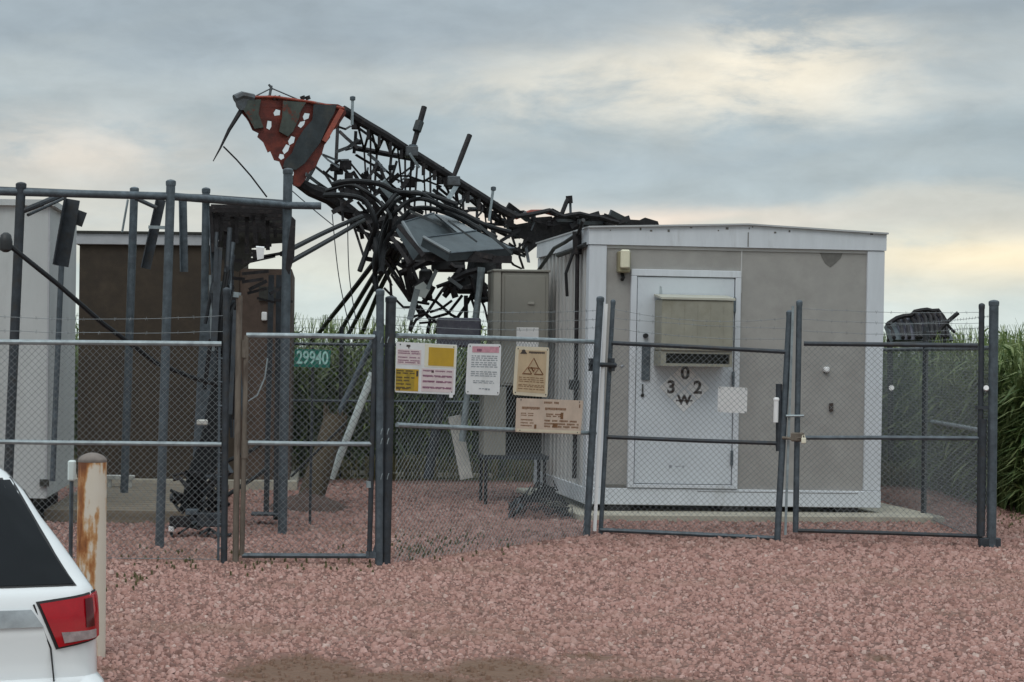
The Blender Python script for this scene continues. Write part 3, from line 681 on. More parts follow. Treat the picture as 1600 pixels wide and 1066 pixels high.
# ================================================================ fence
def fD(px):
    if px <= 612: return 15.8
    if px <= 938: return 1/(1/15.8+(px-612)/(938-612)*(1/18.7-1/15.8))
    return 1/(1/18.7+(px-938)/(1552-938)*(1/17.9-1/18.7))
def P(px, py, off=0): return W(px, py, fD(px)+off)
def chain(a, b, c, d, parent, period=.056, r=.0018, name='chain_link_mesh'):
    """a=top left b=top right c=bottom right d=bottom left"""
    Lx = ((b-a).length+(c-d).length)/2; H = ((a-d).length+(b-c).length)/2
    def pt(u, v): u /= Lx; v /= H; return (d*(1-u)+c*u)*(1-v)+(a*(1-u)+b*u)*v
    mb = MB(); n = int((Lx+H)/period)+2
    for s_ in (0, 1):
        for k in range(-int(H/period)-2, n+2):
            u0 = k*period; v0 = 0.0; pts = []
            u1 = u0+H; v1 = H
            # clip to 0..Lx
            if u1 <= 0 or u0 >= Lx: continue
            if u0 < 0: v0 = -u0; u0 = 0
            if u1 > Lx: v1 -= (u1-Lx); u1 = Lx
            if v1-v0 < .02: continue
            j = [rnd.uniform(-.0012, .0012) for _ in range(4)]
            ua, ub = (u0, u1) if s_ == 0 else (Lx-u0, Lx-u1)
            p1, p2 = pt(ua+j[0], v0), pt(ub+j[1], v1)
            off = Vector((0, .0018*(1 if s_ else -1), 0))
            mb.tube([p1+off, p2+off], r, 3, False)
    return mb.build(name, M['wire'], parent, True)
def barbed(p, q, sag, parent, r=.0022, name='barbed_wire', bow=0):
    mb = MB(); n = 14; pts = []
    for i in range(n+1):
        t = i/n; v = p.lerp(q, t); v.z -= sag*4*t*(1-t); v.z += rnd.uniform(-.003, .003); pts.append(v)
    mb.tube(pts, r, 4)
    Ln = (q-p).length; m = max(2, int(Ln/.125))
    for i in range(1, m):
        t = i/m; v = p.lerp(q, t); v.z -= sag*4*t*(1-t); d = (q-p).normalized()
        for s_ in (-1, 1):
            w = Vector((rnd.uniform(-.4, .4), rnd.uniform(-.5, .5), 1)).normalized()*.016
            mb.tube([v-w+d*.004*s_, v+w*1+d*.004*s_], .0012, 3, False)
    return mb.build(name, M['wire'], parent, True)
def post(px0, py0, px1, py1, r, parent, D=None, m='galv', name='post', cap=True, Db=None):
    r *= .86
    D0 = D or fD(px1); a, b = W(px0, py0, D0), W(px1, py1, Db or D0)
    if b.z < .05: b.z = -.05
    mb = MB().tube([b, b.lerp(a, .5), a], r, 14)
    o = mb.build(name, M[m], parent, True, True)
    if cap:
        c = MB().lathe([(r*1.10, -.035), (r*1.14, -.01), (r*1.12, .004), (r*.8, .014), (r*.2, .02)], tuple(a), 12)
        c.build(name+'_cap', M[m], o, True, True)
    return o
def rail(a, b, r, parent, m='galv', name='rail', seg=8):
    return MB().tube([a, (a+b)/2+Vector((0, 0, rnd.uniform(-.004, .004))), b], r, seg).build(name, M[m], parent, True, True)
def ties(pts, parent, m='galv_light'):
    b = MB()
    for p in pts: b.tube([p+Vector((-.006, -.03, -.02)), p+Vector((0, -.034, .01)), p+Vector((.008, -.03, .03))], .004, 5)
    return b.build('wire_tie', M[m], parent, True)

# --- left run
fl = thing('chain_link_fence', 'chain link fence run in front of the white and brown shelters at left', 'fence', tuple(G(350, 15.8)))
TL, TR = P(-140, 533.5), P(346, 537.5); ML, MR = P(-140, 688.5), P(346, 694.5)
rail(TL, TR, .021, fl, 'galv_light', 'top_rail'); rail(ML, MR, .019, fl, 'galv_light', 'mid_rail')
bL, bR = P(-140, 878), P(346, 880); bL.z = bR.z = .03
chain(TL, TR, bR, bL, fl)
MB().tube([bL, bR], .003, 4).build('tension_wire', M['wire'], fl, True)
post(354, 453, 350, 880, .032, fl, m='galv_dark')
for dy, sg in ((487, .05), (512, .03)): barbed(P(-140, dy-2), P(352, dy+6), sg, fl)
b = MB()
for k in range(9): b.tube([P(342, 560+k*37), P(356, 561+k*37)], .007, 5)
b.build('tension_band', M['galv'], fl, True)
MB().bar(P(343, 540), P(341, 876), .02, .006).build('tension_bar', M['galv'], fl, True)

# --- pedestrian gate
gp = thing('gate_post', 'rusty brown gate post beside the walk gate hinge side', 'post', tuple(G(372, 15.8)))
post(374, 462, 368, 880, .030, gp, m='rustpost', cap=False)
MB().tube([P(370, 465), P(371, 457)], .032, 10).build('post_cap', M['galv_light'], gp, True)
pg = thing('pedestrian_gate', 'narrow chain link walk gate between the brown post and the double post', 'gate', tuple(G(480, 15.8)))
gl = [P(385, 524), P(386, 692), P(378, 868)]; gr = [P(586, 527), P(582, 694), P(577, 869)]
rail(gl[0], gl[2], .021, pg, 'rustpost', 'stile'); rail(gr[0], gr[2], .021, pg, 'galv_dark', 'stile')
rail(gl[0], gr[0], .021, pg, 'galv_light', 'top_rail'); rail(gl[1], gr[1], .019, pg, 'galv_light', 'mid_rail'); rail(gl[2], gr[2], .021, pg, 'galv', 'bottom_rail')
chain(gl[0], gr[0], gr[2], gl[2], pg)
for y in (545, 702): MB().tube([P(383, y-14), P(382, y+14)], .030, 10).build('hinge', M['rustpost'], pg, True, True)
MB().tube([P(418, 560), P(414, 590), P(402, 618), P(388, 627)], .006, 6).build('loop_wire', M['galv_light'], pg, True)
MB().tube([P(577, 752), P(577, 762)], .025, 10).build('clamp', M['galv_light'], pg, True)
MB().bar(P(590, 846), P(584, 866), .03, .012).box(tuple(P(572, 872)-Vector((0, .02, 0))), tuple(P(594, 862)+Vector((0, .03, 0)))).build('latch_foot', M['galv'], pg, True)
for k, (x0, y0, x1, r_) in enumerate(((594, 455, 592, .038), (611, 466, 602, .05))):
    g_ = thing('gate_post', ('slimmer left galvanised post of the pair at the walk gate latch side', 'thicker right galvanised post of the pair left of the yellow sign')[k], 'post', tuple(G(x1, 15.8+k*.06)))
    post(x0, y0, x1, 884-k*3, r_, g_, D=15.8+k*.06, m='galv_dark' if k else 'galv')
    ties([W(x1+4, y, 15.75) for y in (532, 675, 690, 745)], g_, 'galv_light')

# --- middle run
fm = thing('chain_link_fence', 'middle chain link fence run carrying the warning signs', 'fence', tuple(G(938, 18.7)))
a, b_ = P(620, 524.5), P(934, 534.5); rail(a, b_, .022, fm, 'galv_light', 'top_rail')
c, d = P(620, 664), P(930, 677); rail(c, d, .020, fm, 'galv_light', 'mid_rail')
bb1, bb2 = P(616, 880), P(928, 832); bb1.z = bb2.z = .02
chain(a, b_, bb2, bb1, fm)
for dy in (0, 14, 27): barbed(P(618, 481+dy), P(936, 485+dy), .03, fm)
post(938, 466, 916, 836, .040, fm, m='galv')
MB().tube([P(922, 569), P(962, 571)], .022, 8).tube([P(925, 560), P(925, 580)], .035, 8).tube([P(955, 560), P(955, 580)], .035, 8).build('hinge_arm', M['galv_dark'], fm, True, True)

# --- double gates
g1 = thing('swing_gate', 'left leaf of the double drive gate, sagging in front of the white door', 'gate', tuple(G(1080, 18.5)))
a, b_, c, d = P(956, 536), P(1229, 550), P(1212, 841), P(937, 828)
post(958, 471, 938, 832, .026, g1, m='galv', name='stile')
post(1234, 488, 1214, 842, .036, g1, m='galv', name='stile', D=fD(1220)-.01)
rail(a, b_, .021, g1, 'galv_dark', 'top_rail'); rail(P(949, 683), P(1222, 693), .020, g1, 'galv_dark', 'mid_rail'); rail(d, c, .021, g1, 'galv', 'bottom_rail')
chain(a, b_, c, d, g1)
barbed(P(958, 483), P(1232, 497), .07, g1); barbed(P(958, 497), P(1231, 513), .02, g1); barbed(P(957, 513), P(1230, 530), .035, g1)
MB().bar(P(947, 475, -.05), P(929, 830, -.05), .032, .02).build('drop_strip', M['sign_white'], g1, True)
MB().tube([P(1213, 624, -.06), P(1212, 660, -.06)], .024, 10).lathe([(.028, 0), (.03, .015), (.02, .03)], tuple(P(1213, 626, -.06)), 10).build('handle_grip', M['sign_white'], g1, True, True)
MB().tube([P(1217, 600), P(1217, 705)], .03, 10).build('latch_sleeve', M['galv_dark'], g1, True, True)
g2 = thing('swing_gate', 'right leaf of the double drive gate, beside the end post', 'gate', tuple(G(1390, 18.1)))
a, b_, c, d = P(1256, 537), P(1528, 540), P(1530, 838), P(1246, 829)
post(1249, 472, 1243, 832, .032, g2, m='galv', name='stile'); 
post(1534, 477, 1530, 842, .030, g2, m='galv_dark', name='stile')
rail(a, b_, .022, g2, 'galv_dark', 'top_rail'); rail(P(1252, 684), P(1530, 685), .020, g2, 'galv', 'mid_rail'); rail(d, c, .019, g2, 'galv_dark', 'bottom_rail')
MB().bar(P(1239, 478, -.03), P(1227, 836, -.03), .022, .012).build('drop_rod', M['galv_light'], g2, True)
chain(a, b_, c, d, g2)
for y0, y1 in ((482, 488), (499, 505), (517, 522)): barbed(P(1254, y0), P(1534, y1), .02, g2)
lk = MB().box(tuple(P(1236, 690, -.10)), tuple(P(1256, 676, -.05)), .01); lk.tube([P(1222, 684, -.07), P(1240, 686, -.08), P(1258, 683, -.07)], .014)
lk.build('latch', M['rustpost'], g2, True)
o = MB().box(tuple(P(1252.5, 693, -.14)), tuple(P(1259, 684, -.11)), .006).tube([P(1253.5, 684, -.125), P(1254, 680, -.125), P(1257, 680, -.125), P(1258, 684, -.125)], .004).build('padlock', M['sign_cream']); tag(o, 'small pale padlock hanging on the double gate latch', 'padlock')
MB().tube([P(1228, 650, -.05), P(1256, 650, -.05)], .012).build('latch_collar', M['galv_light'], g2, True)
ep = thing('end_post', 'tall thick corner fence post at the right end of the double gate', 'post', tuple(G(1552, 17.9)))
post(1553, 472, 1549, 852, .050, ep, m='galv', cap=True)
MB().tube([P(1536, 655, -.02), P(1533, 838, -.02)], .034, 10).build('hinge_sleeve', M['galv_dark'], ep, True, True)
MB().box(tuple(P(1531, 856, -.05)), tuple(P(1561, 840, .05)), .01).build('hinge_foot', M['galv_dark'], ep, True)
MB().tube([P(1541, 606, -.07), P(1541, 608, -.03)], .024, 10).build('reflector', M['sign_white'], ep, True)
MB().box(tuple(P(1524, 634, -.03)), tuple(P(1552, 640, -.01))).build('hinge_strap', M['galv_dark'], ep, True)

# --- side fence going back at right
sf = thing('chain_link_fence', 'side chain link fence receding from the end post, with a bent brace rail', 'fence', tuple(G(1552, 17.95)))
A = G(1546, 18.0); dirv = (G(1450, 20.7)-A).normalized(); E = A+dirv*9.0
up = Vector((0, 0, 1.86))
rail(A+up, E+up, .021, sf, 'galv', 'top_rail'); rail(A+Vector((0, 0, .04)), E+Vector((0, 0, .04)), .004, sf, 'wire', 'tension_wire')
chain(A+up, E+up, E+Vector((0, 0, .03)), A+Vector((0, 0, .03)), sf)
for k in (2.9, 5.9, 8.9):
    q_ = A+dirv*k; MB().tube([q_-Vector((0, 0, .05)), q_+Vector((0, 0, 2.1))], .03, 12).build('post', M['galv_dark'], sf, True, True)
for z in (1.96, 2.06, 2.16): barbed(A+Vector((0, 0, z)), E+Vector((0, 0, z)), .02, sf)
rail(W(1456, 659, 20.6), W(1530, 672, 18.6), .020, sf, 'galv_light', 'brace_rail')
MB().tube([W(1393, 606, 20.6), W(1393, 607, 20.7)], .028, 10).build('reflector', M['sign_white'], sf, True)
# --- rear fence
rf_ = thing('chain_link_fence', 'rear chain link fence along the tall crop behind the debris', 'fence', (2, 26.7, 0))
xa, xb = -5.5, E.x+.05
for z, r_, n_ in ((1.84, .021, 'top_rail'), (1.05, .018, 'mid_rail')): rail(Vector((xa, 26.7, z)), Vector((xb, 26.7, z+.04)), r_, rf_, 'galv', n_)
chain(Vector((xa, 26.7, 1.84)), Vector((xb, 26.7, 1.88)), Vector((xb, 26.7, .02)), Vector((xa, 26.7, .02)), rf_, period=.075)
x = xa
while x < xb: MB().tube([(x, 26.72, -.05), (x, 26.72, 2.1)], .03, 10).build('post', M['galv_dark'], rf_, True, True); x += 2.9
for z in (1.98, 2.10, 2.22): barbed(Vector((xa, 26.7, z)), Vector((xb, 26.7, z)), .02, rf_)

# ================================================================ signs
def sign_frame(corners, off=-.06):
    """corners px: tl, tr, br, bl -> root location and a function mapping (u right, v up in 0..1, out) to world"""
    pts = [P(x, y, off) for x, y in corners]
    tl, tr, br, bl = pts
    n = (tr-tl).cross(tl-bl).normalized()
    if n.y > 0: n = -n
    def f(u, v, d=0): return (bl*(1-u)+br*u)*(1-v)+(tl*(1-u)+tr*u)*v + n*d
    return f, bl
def plate_on(f, u0, v0, u1, v1, d0, d1, r=0.0, mb=None):
    mb = mb or MB(); pts = []
    if r <= 0: pts = [(u0, v0), (u1, v0), (u1, v1), (u0, v1)]
    else:
        w = (f(1, 0)-f(0, 0)).length; h = (f(0, 1)-f(0, 0)).length; ru, rv = r/w, r/h
        for cx, cy, a0 in ((u1-ru, v0+rv, -90), (u1-ru, v1-rv, 0), (u0+ru, v1-rv, 90), (u0+ru, v0+rv, 180)):
            for k in range(5):
                a = math.radians(a0+k*22.5); pts.append((cx+ru*math.cos(a), cy+rv*math.sin(a)))
    n = len(pts); vs = [f(u, v, d0) for u, v in pts]+[f(u, v, d1) for u, v in pts]
    mb.add(vs, [list(range(n))[::-1], [n+i for i in range(n)]]+[[i, (i+1) % n, n+(i+1) % n, n+i] for i in range(n)])
    return mb
def words(f, u0, u1, v, h, mb, dens=1.0, d=.0035, wl=(.05, .14)):
    u = u0
    while u < u1:
        w = min(rnd.uniform(*wl), u1-u)
        if w > .015:      # word as a row of letter-like strokes
            k = u
            while k < u+w:
                s_ = rnd.uniform(.009, .016); t_ = rnd.choice((0, 0, .12, -.12))
                plate_on(f, k, v-h/2+t_*h, min(k+s_, u+w), v+h/2, d, d+.0008, mb=mb); k += s_+.006/dens
        u += w+.03
def sign_thing(name, label, corners, base_mat, cat='sign', r=.02, th=.003, off=-.06, obj_name='sign_plate'):
    f, bl_ = sign_frame(corners, off); t = thing(name, label, cat, tuple(bl_))
    plate_on(f, 0, 0, 1, 1, 0, th, r).build(obj_name, M[base_mat], t, True)
    for u, v in ((.06, .95), (.94, .95), (.06, .05), (.94, .05)): MB().tube([f(u, v, th), f(u, v, th+.004)], .006, 8).build('bolt', M['galv_dark'], t, True)
    return f, t
# 1: four-panel sign, amber and white
f, t = sign_thing('warning_sign', 'wide four panel sign, amber and faded white, at the left end of the sign row', ((619, 534), (714, 539), (710, 617), (617, 613)), 'sign_white', r=.012)
plate_on(f, .46, .53, .985, .985, .0035, .005).build('cream_panel', M['sign_cream'], t, True)
plate_on(f, .52, .56, .95, .925, .0055, .0065).build('amber_panel', M['sign_yellow'], t, True)
plate_on(f, .0, .035, .37, .47, .0035, .005).build('amber_label', M['sign_yellow'], t, True)
plate_on(f, .0, .06, .30, .45, .0055, .006).build('dirty_label', M['sign_yellow2'], t, True)
plate_on(f, .42, .04, .96, .50, .0035, .005).build('pink_panel', M['sign_pink'], t, True)
plate_on(f, .02, .56, .40, .86, .0035, .005).build('pink_label', M['sign_pink'], t, True)
b = MB()
for v in (.43, .385, .30, .24, .17, .10, .08): words(f, .01, .30 if v > .25 else .25, v, .025, b, d=.0062)
plate_on(f, .33, .33, .36, .44, .0055, .0065, mb=b)
plate_on(f, .16, .91, .22, .95, .004, .005, mb=b); plate_on(f, .19, .88, .205, .91, .004, .005, mb=b)
plate_on(f, .58, .42, .62, .47, .0055, .0062, mb=b)
b.build('sign_lettering', M['ink'], t, True)
b = MB()
for v in (.82, .78, .70, .64, .60): words(f, .03, .38, v, .022, b, d=.0055, wl=(.08, .2))
for v in (.455, .36, .345, .25, .235, .13, .115): words(f, .44, .93, v, .026, b, d=.0055, wl=(.1, .2))
b.build('sign_lettering', M['ink_mauve'], t, True)
plate_on(f, .90, -.06, .96, .04, .006, .008).build('corner_tape', M['sign_white'], t, True)
# 2: white notice with faded red header
f, t = sign_thing('notice_sign', 'white notice with a faded pink header between the amber sign and the tan sign', ((731, 537), (783, 538), (780, 618), (727, 616)), 'sign_white', r=.03)
plate_on(f, .13, .83, .93, .95, .0035, .005).build('faded_header', M['sign_red'], t, True)
b = MB()
words(f, .26, .42, .875, .05, b, d=.0055, wl=(.12, .16))
b.build('header_lettering', M['ink_mauve'], t, True)
b = MB()
for v in (.76, .72, .68, .63, .59, .55, .45, .41, .37): words(f, .12, .9, v, .022, b)
for v in (.27, .235): words(f, .2, .82, v, .02, b)
words(f, .38, .68, .12, .02, b); words(f, .55, .7, .11, .03, b)
b.build('sign_lettering', M['ink_grey'], t, True)
words(f, .4, .55, .5, .03, MB()) 
# 3: tan sign with three little triangles
f, t = sign_thing('caution_sign', 'upright tan caution sign with a cream border and a triangle pictogram', ((806, 541), (858, 543), (855, 621), (801, 617)), 'sign_tan_edge', r=.03)
plate_on(f, .09, .07, .92, .93, .0035, .005).build('tan_panel', M['sign_tan'], t, True)
b = MB()
plate_on(f, .17, .86, .27, .93, .0055, .0065, mb=b); b.add([f(.12, .85, .0066), f(.33, .85, .0066), f(.225, .945, .0066), f(.12, .85, .0076), f(.33, .85, .0076), f(.225, .945, .0076)], [(0, 2, 1), (3, 4, 5), (0, 1, 4, 3), (1, 2, 5, 4), (2, 0, 3, 5)])
words(f, .38, .9, .885, .04, b, d=.0055, wl=(.4, .5)); b.build('header_lettering', M['ink'], t, True)
def tri(mb, cu, cv, su, sv, th=.012):
    P3 = [(cu-su, cv-sv), (cu+su, cv-sv), (cu, cv+sv)]
    for i in range(3):
        a, c = P3[i], P3[(i+1) % 3]; mb.bar(f(*a, .006), f(*c, .006), th, .002)
b = MB(); tri(b, .53, .67, .16, .10); tri(b, .36, .51, .13, .065); tri(b, .70, .51, .13, .065); b.bar(f(.46, .58, .0062), f(.53, .50, .0062), .018, .002); b.bar(f(.6, .58, .0062), f(.53, .50, .0062), .018, .002)
b.build('pictogram', M['ink_brown'], t, True)
b = MB()
for v in (.37, .33, .29, .22, .19, .14): words(f, .13, .88, v, .016, b, d=.0055)
b.build('sign_lettering', M['ink_brown'], t, True)
# 4: peach sign under it
f, t = sign_thing('notice_board', 'wide peach coloured sign with brown lettering, hanging below the caution sign', ((807, 622), (911, 626), (907, 679), (805, 675)), 'sign_wood', r=.012, off=-.07)
plate_on(f, .02, .02, .98, .10, .0035, .0045).build('lower_border', M['sign_tan_edge'], t, True)
b = MB()
words(f, .40, .62, .90, .06, b, wl=(.12, .2))
words(f, .08, .38, .72, .075, b, wl=(.2, .3)); words(f, .42, .74, .72, .07, b, wl=(.3, .4))
for v in (.56, .50): words(f, .07, .25, v, .03, b); words(f, .44, .70, v, .04, b)
for v in (.37, .28, .20): words(f, .07, .26, v, .035, b, wl=(.1, .2)); words(f, .42, .95, v, .05, b, wl=(.08, .15))
plate_on(f, .66, .43, .70, .62, .0045, .0055, mb=b); plate_on(f, .55, .17, .62, .30, .0045, .0055, mb=b); plate_on(f, .94, .78, .955, .88, .0045, .0055, mb=b); plate_on(f, .27, .12, .30, .24, .0045, .0055, mb=b)
b.build('sign_lettering', M['ink_brown'], t, True)
# blank white sign behind the gate mesh
f, t = sign_thing('blank_sign', 'small blank white sign behind the gate mesh at the right side of the white door', ((1122, 604), (1168, 606), (1167, 646), (1121, 644)), 'sign_white', r=.02, off=.03)
# green address sign on a post
f, bl_ = sign_frame(((461, 545), (517, 547), (515, 575), (459, 573)), .02)
D_ = 19.4
gtl, gtr, gbr, gbl = W(461, 545, D_), W(517, 547, D_), W(515, 575, D_), W(459, 573, D_)
t = thing('address_sign', 'green address plate reading 29940 behind the walk gate', 'sign', tuple(gbl)); t_addr = t
nn_ = Vector((0, -1, 0))
def fa(u, v, d=0): return (gbl*(1-u)+gbr*u)*(1-v)+(gtl*(1-u)+gtr*u)*v + nn_*d
plate_on(fa, 0, 0, 1, 1, 0, .003, .01).build('sign_plate', M['green_sign'], t, True)
c = fa(.5, .5, .005)-gbl
text_mesh('address_digits', '29940', .185, M['digit'], t, Matrix.Translation(c) @ Matrix.Rotation(ROLL*1.2, 4, 'Y') @ FACE @ Matrix.Diagonal((.70, 1.0, 1, 1)), .001, .003)
MB().tube([Vector((fa(.5, 0).x, D_+.02, -.05)), Vector((fa(.5, 1).x, D_+.02, fa(.5, 1).z+.02))], .014, 8).build('stake', M['galv_dark'], t, True)

# ================================================================ cable bridge
ib = thing('cable_bridge', 'damaged cable bridge of posts and rails before the brown shelter, hung with torn grating', 'cable bridge', tuple(G(250, 17.0)))
def bpost(x0, y0, x1, y1, D, r, m='galv', cap=True): 
    return post(x0, y0, x1, y1, r, ib, D=D, m=m, name='bridge_post', cap=cap)
bpost(33, 288, 8, 860, 17.0, .050, 'galv_dark')
bpost(267, 284, 249, 856, 17.0, .047, 'galv')
bpost(450, 266, 441, 834, 18.35, .052, 'galv')
bpost(210, 295, 194, 770, 20.2, .050, 'galv'); bpost(322, 296, 318, 600, 19.2, .045, 'galv')
# wide channel post, leaning
MB().bar(W(327, 470, 18.9), W(307, 830, 18.9), .15, .07).build('channel_post', M['galv'], ib, True)
MB().bar(W(330, 430, 18.7), W(334, 600, 18.7), .045, .03).build('channel_post', M['galv_light'], ib, True)
for (x0, y0, x1, y1, D) in ((424, 430, 416, 800, 19.2), (436, 430, 431, 812, 19.4)):
    MB().bar(W(x0, y0, D), W(x1, y1, D), .055, .05).build('channel_post', M['galv_dark'], ib, True)
MB().box(tuple(W(392, 806, 19.2)), tuple(W(446, 800, 19.5)), .005).build('base_plate', M['galv_dark'], ib, True)
MB().tube([W(-20, 299, 17.0), W(268, 307, 17.0), W(445, 321, 18.3), W(502, 322, 18.3)], .036, 10).build('top_rail', M['galv'], ib, True, True)
MB().tube([W(-20, 296, 19.0), W(150, 303, 19.0), W(320, 309, 19.1), W(450, 318, 19.3)], .034, 10).build('top_rail', M['galv_dark'], ib, True, True)
MB().tube([W(30, 332, 17.0), W(60, 320, 17), W(95, 305, 17.4)], .026, 8).build('knee_brace', M['galv_dark'], ib, True)
MB().tube([W(44, 336, 17.0), W(102, 309, 17.8)], .015, 8).build('knee_brace', M['galv_dark'], ib, True)
# hanging trapeze brackets / torn channels
for (x0, y0, x1, y1, w, D, m) in ((114, 312, 96, 416, .13, 17.6, 'galv_dark'), (128, 330, 120, 352, .10, 17.8, 'galv_dark'), (252, 312, 228, 420, .09, 18.6, 'galv_dark'), (286, 312, 288, 425, .075, 18.8, 'galv'), (200, 312, 191, 363, .018, 17.9, 'galv_light'),
                                  (330, 330, 336, 470, .05, 18.7, 'galv'), (345, 440, 352, 560, .03, 18.5, 'galv_light')):
    MB().angle(W(x0, y0, D), W(x1, y1, D), w, .01).build('hanging_bracket', M[m], ib, True)
MB().tube([W(212, 310, 18.3), W(245, 325, 18.3)], .02, 8).build('hanging_bracket', M['galv_dark'], ib, True)
MB().bar(W(232, 355, 17.9), W(262, 356, 17.9), .03, .03).build('cross_strut', M['galv_light'], ib, True)
# torn grating mass between x 325 and 455
gr_ = MB(); rr = random.Random(11)
for k in range(14):
    y = 322+k*6.2; D = 18.5+k*.12
    gr_.bar(W(325+rr.uniform(0, 10), y+rr.uniform(-2, 2), D), W(452-rr.uniform(0, 8)-max(0, k-6)*7, y+rr.uniform(1, 7), D), .036, .03)
for k in range(16):
    x = 330+k*8; D = 18.6+rr.uniform(0, .8)
    gr_.bar(W(x, 322, D), W(x+rr.uniform(-4, 6), 375+rr.uniform(0, 25)-(8 if 9 < k < 14 else 0), D), .03+rr.random()*.02, .02)
gr_.build('torn_grating', M['steel_dark'], ib, True)
gr2 = MB()
gr2.plate([W(x, y, 19.3) for x, y in ((334, 324), (420, 324), (452, 328), (452, 388), (440, 380), (394, 383), (390, 412), (372, 425), (352, 418), (338, 360))], (), (0, .02, 0))
gr2.build('bent_sheet', M['grille'], ib, True)
for k in range(7):
    x0, y0 = rr.uniform(338, 375), rr.uniform(350, 400)
    MB().tube([W(x0, y0, 18.4), W(x0+rr.uniform(-12, 10), y0+60, 18.3), W(x0+rr.uniform(-20, 12), y0+130+rr.uniform(0, 70), 18.4)], .012+rr.random()*.016, 6).build('hanging_strut', M[('galv_dark', 'galv_dark', 'galv')[k % 3]], ib, True)
for (x0, y0, x1, y1) in ((376, 412, 430, 400), (378, 428, 420, 424), (378, 441, 412, 436), (395, 404, 440, 396)):
    MB().bar(W(x0, y0, 18.6), W(x1, y1, 18.6), .03, .02).build('grating_bar', M['steel_dark'], ib, True)
MB().plate([W(x, y, 18.2) for x, y in ((456, 338), (462, 344), (460, 400), (452, 430), (446, 420), (450, 380))], (), (0, .03, 0)).build('bent_flange', M['steel_dark'], ib, True)
for k in range(20):
    x0, y0 = rr.uniform(328, 384), rr.uniform(385, 560); dx_ = rr.uniform(-16, 10); ln = rr.uniform(60, 190); D = 18.1+rr.random()*.8
    MB().bar(W(x0, y0, D), W(x0+dx_, y0+ln, D+rr.uniform(-.2, .2)), .018+rr.random()*.05, .015).build('hanging_strut', M[('galv_dark', 'steel_dark', 'galv')[k % 3]], ib, True)
for k in range(8):
    x0, y0 = rr.uniform(340, 430), rr.uniform(395, 470)
    MB().bar(W(x0, y0, 18.7), W(x0+rr.uniform(15, 40), y0+rr.uniform(-14, 8), 18.8), .02+rr.random()*.02, .015).build('grating_bar', M['steel_dark'], ib, True)
for k in range(6):
    x0 = rr.uniform(335, 372)
    MB().tube(spline([W(x0, 420+rr.uniform(0, 60), 18.3), W(x0-12, 520, 18.2), W(x0+rr.uniform(-8, 8), 620, 18.3), W(x0-20, 720, 18.1), W(x0-30+rr.uniform(-8, 8), 800, 18.0)]), .012+rr.random()*.008, 6).build('hanging_cable', M['black_soft'], ib, True)
# added white plate standing in for sky seen through the torn grating
o = MB().plate([W(x, y, 17.6) for x, y in ((400, 386), (413, 387), (412, 404), (402, 406))], (), (0, .02, .01)).build('sky_patch', M['sign_white']); tag(o, 'small white plate standing in for bright sky under the grating of the cable bridge', 'sky_stand_in')

# black cable across the left
o = MB().tube([W(-10, 372, 16.6), W(8, 378, 16.6), W(20, 388, 16.6), W(90, 444, 16.7), W(160, 505, 16.9), W(245, 568, 17.2), W(300, 590, 17.5), W(338, 601, 17.8)], .022, 8).build('black_cable', M['black_soft'], None, False, True)
tag(o, 'long black cable slanting down from the left edge across the brown shelter', 'cable')
MB().lathe([(.02, -.09), (.055, -.07), (.06, 0), (.045, .06), (.02, .08)], tuple(W(9, 378, 16.58)), 12).build('connector', M['black'], o, True, True)
# debris heap at the bridge foot
db = thing('cable_tangle', 'tangled heap of black cable and brackets at the foot of the cable bridge', 'debris', tuple(G(315, 17.9)))
for k in range(26):
    pts = []; x, y = rr.uniform(275, 350), rr.uniform(740, 835); D = 17.9
    for i in range(6): pts.append(W(min(362, max(268, x)), min(836, y), D)); x += rr.uniform(-24, 24); y += rr.uniform(-16, 18); D = 17.7+rr.uniform(0, .5)
    for p_ in pts: p_.z = max(p_.z, .02)
    MB().tube(pts, .010+rr.random()*.014, 6).build('cable', M[('black_soft', 'steel_dark', 'galv_dark')[k % 3]], db, True)
for k in range(5):
    pts = [W(344+k*3, 560, 18.0), W(330+k*4, 620, 18.0), W(318+k*5, 680, 17.95), W(296+k*6, 740, 17.95), W(284+k*6, 800, 17.9)]
    MB().tube(pts, .022, 7).build('cable', M['black_soft'], db, True, True)
for (x, y, w, h, m) in ((330, 812, .26, .13, 'galv_dark'), (282, 815, .2, .10, 'steel_dark'), (268, 826, .05, .06, 'sign_white'), (316, 660, .1, .05, 'board'), (300, 800, .12, .06, 'galv')):
    c = W(x, y, 17.8); c.z = max(c.z, h/2+.01)
    MB().box(tuple(c-Vector((w/2, .05, h/2))), tuple(c+Vector((w/2, .05, h/2))), .01).build('broken_bracket', M[m], db, True)
for y, x1 in ((745, 300), (790, 330)):
    MB().tube([W(x1, y, 18.1), W(395, y-42, 18.5), W(420, y-60, 18.7)], .02, 7).build('cable', M['black_soft'], db, True)

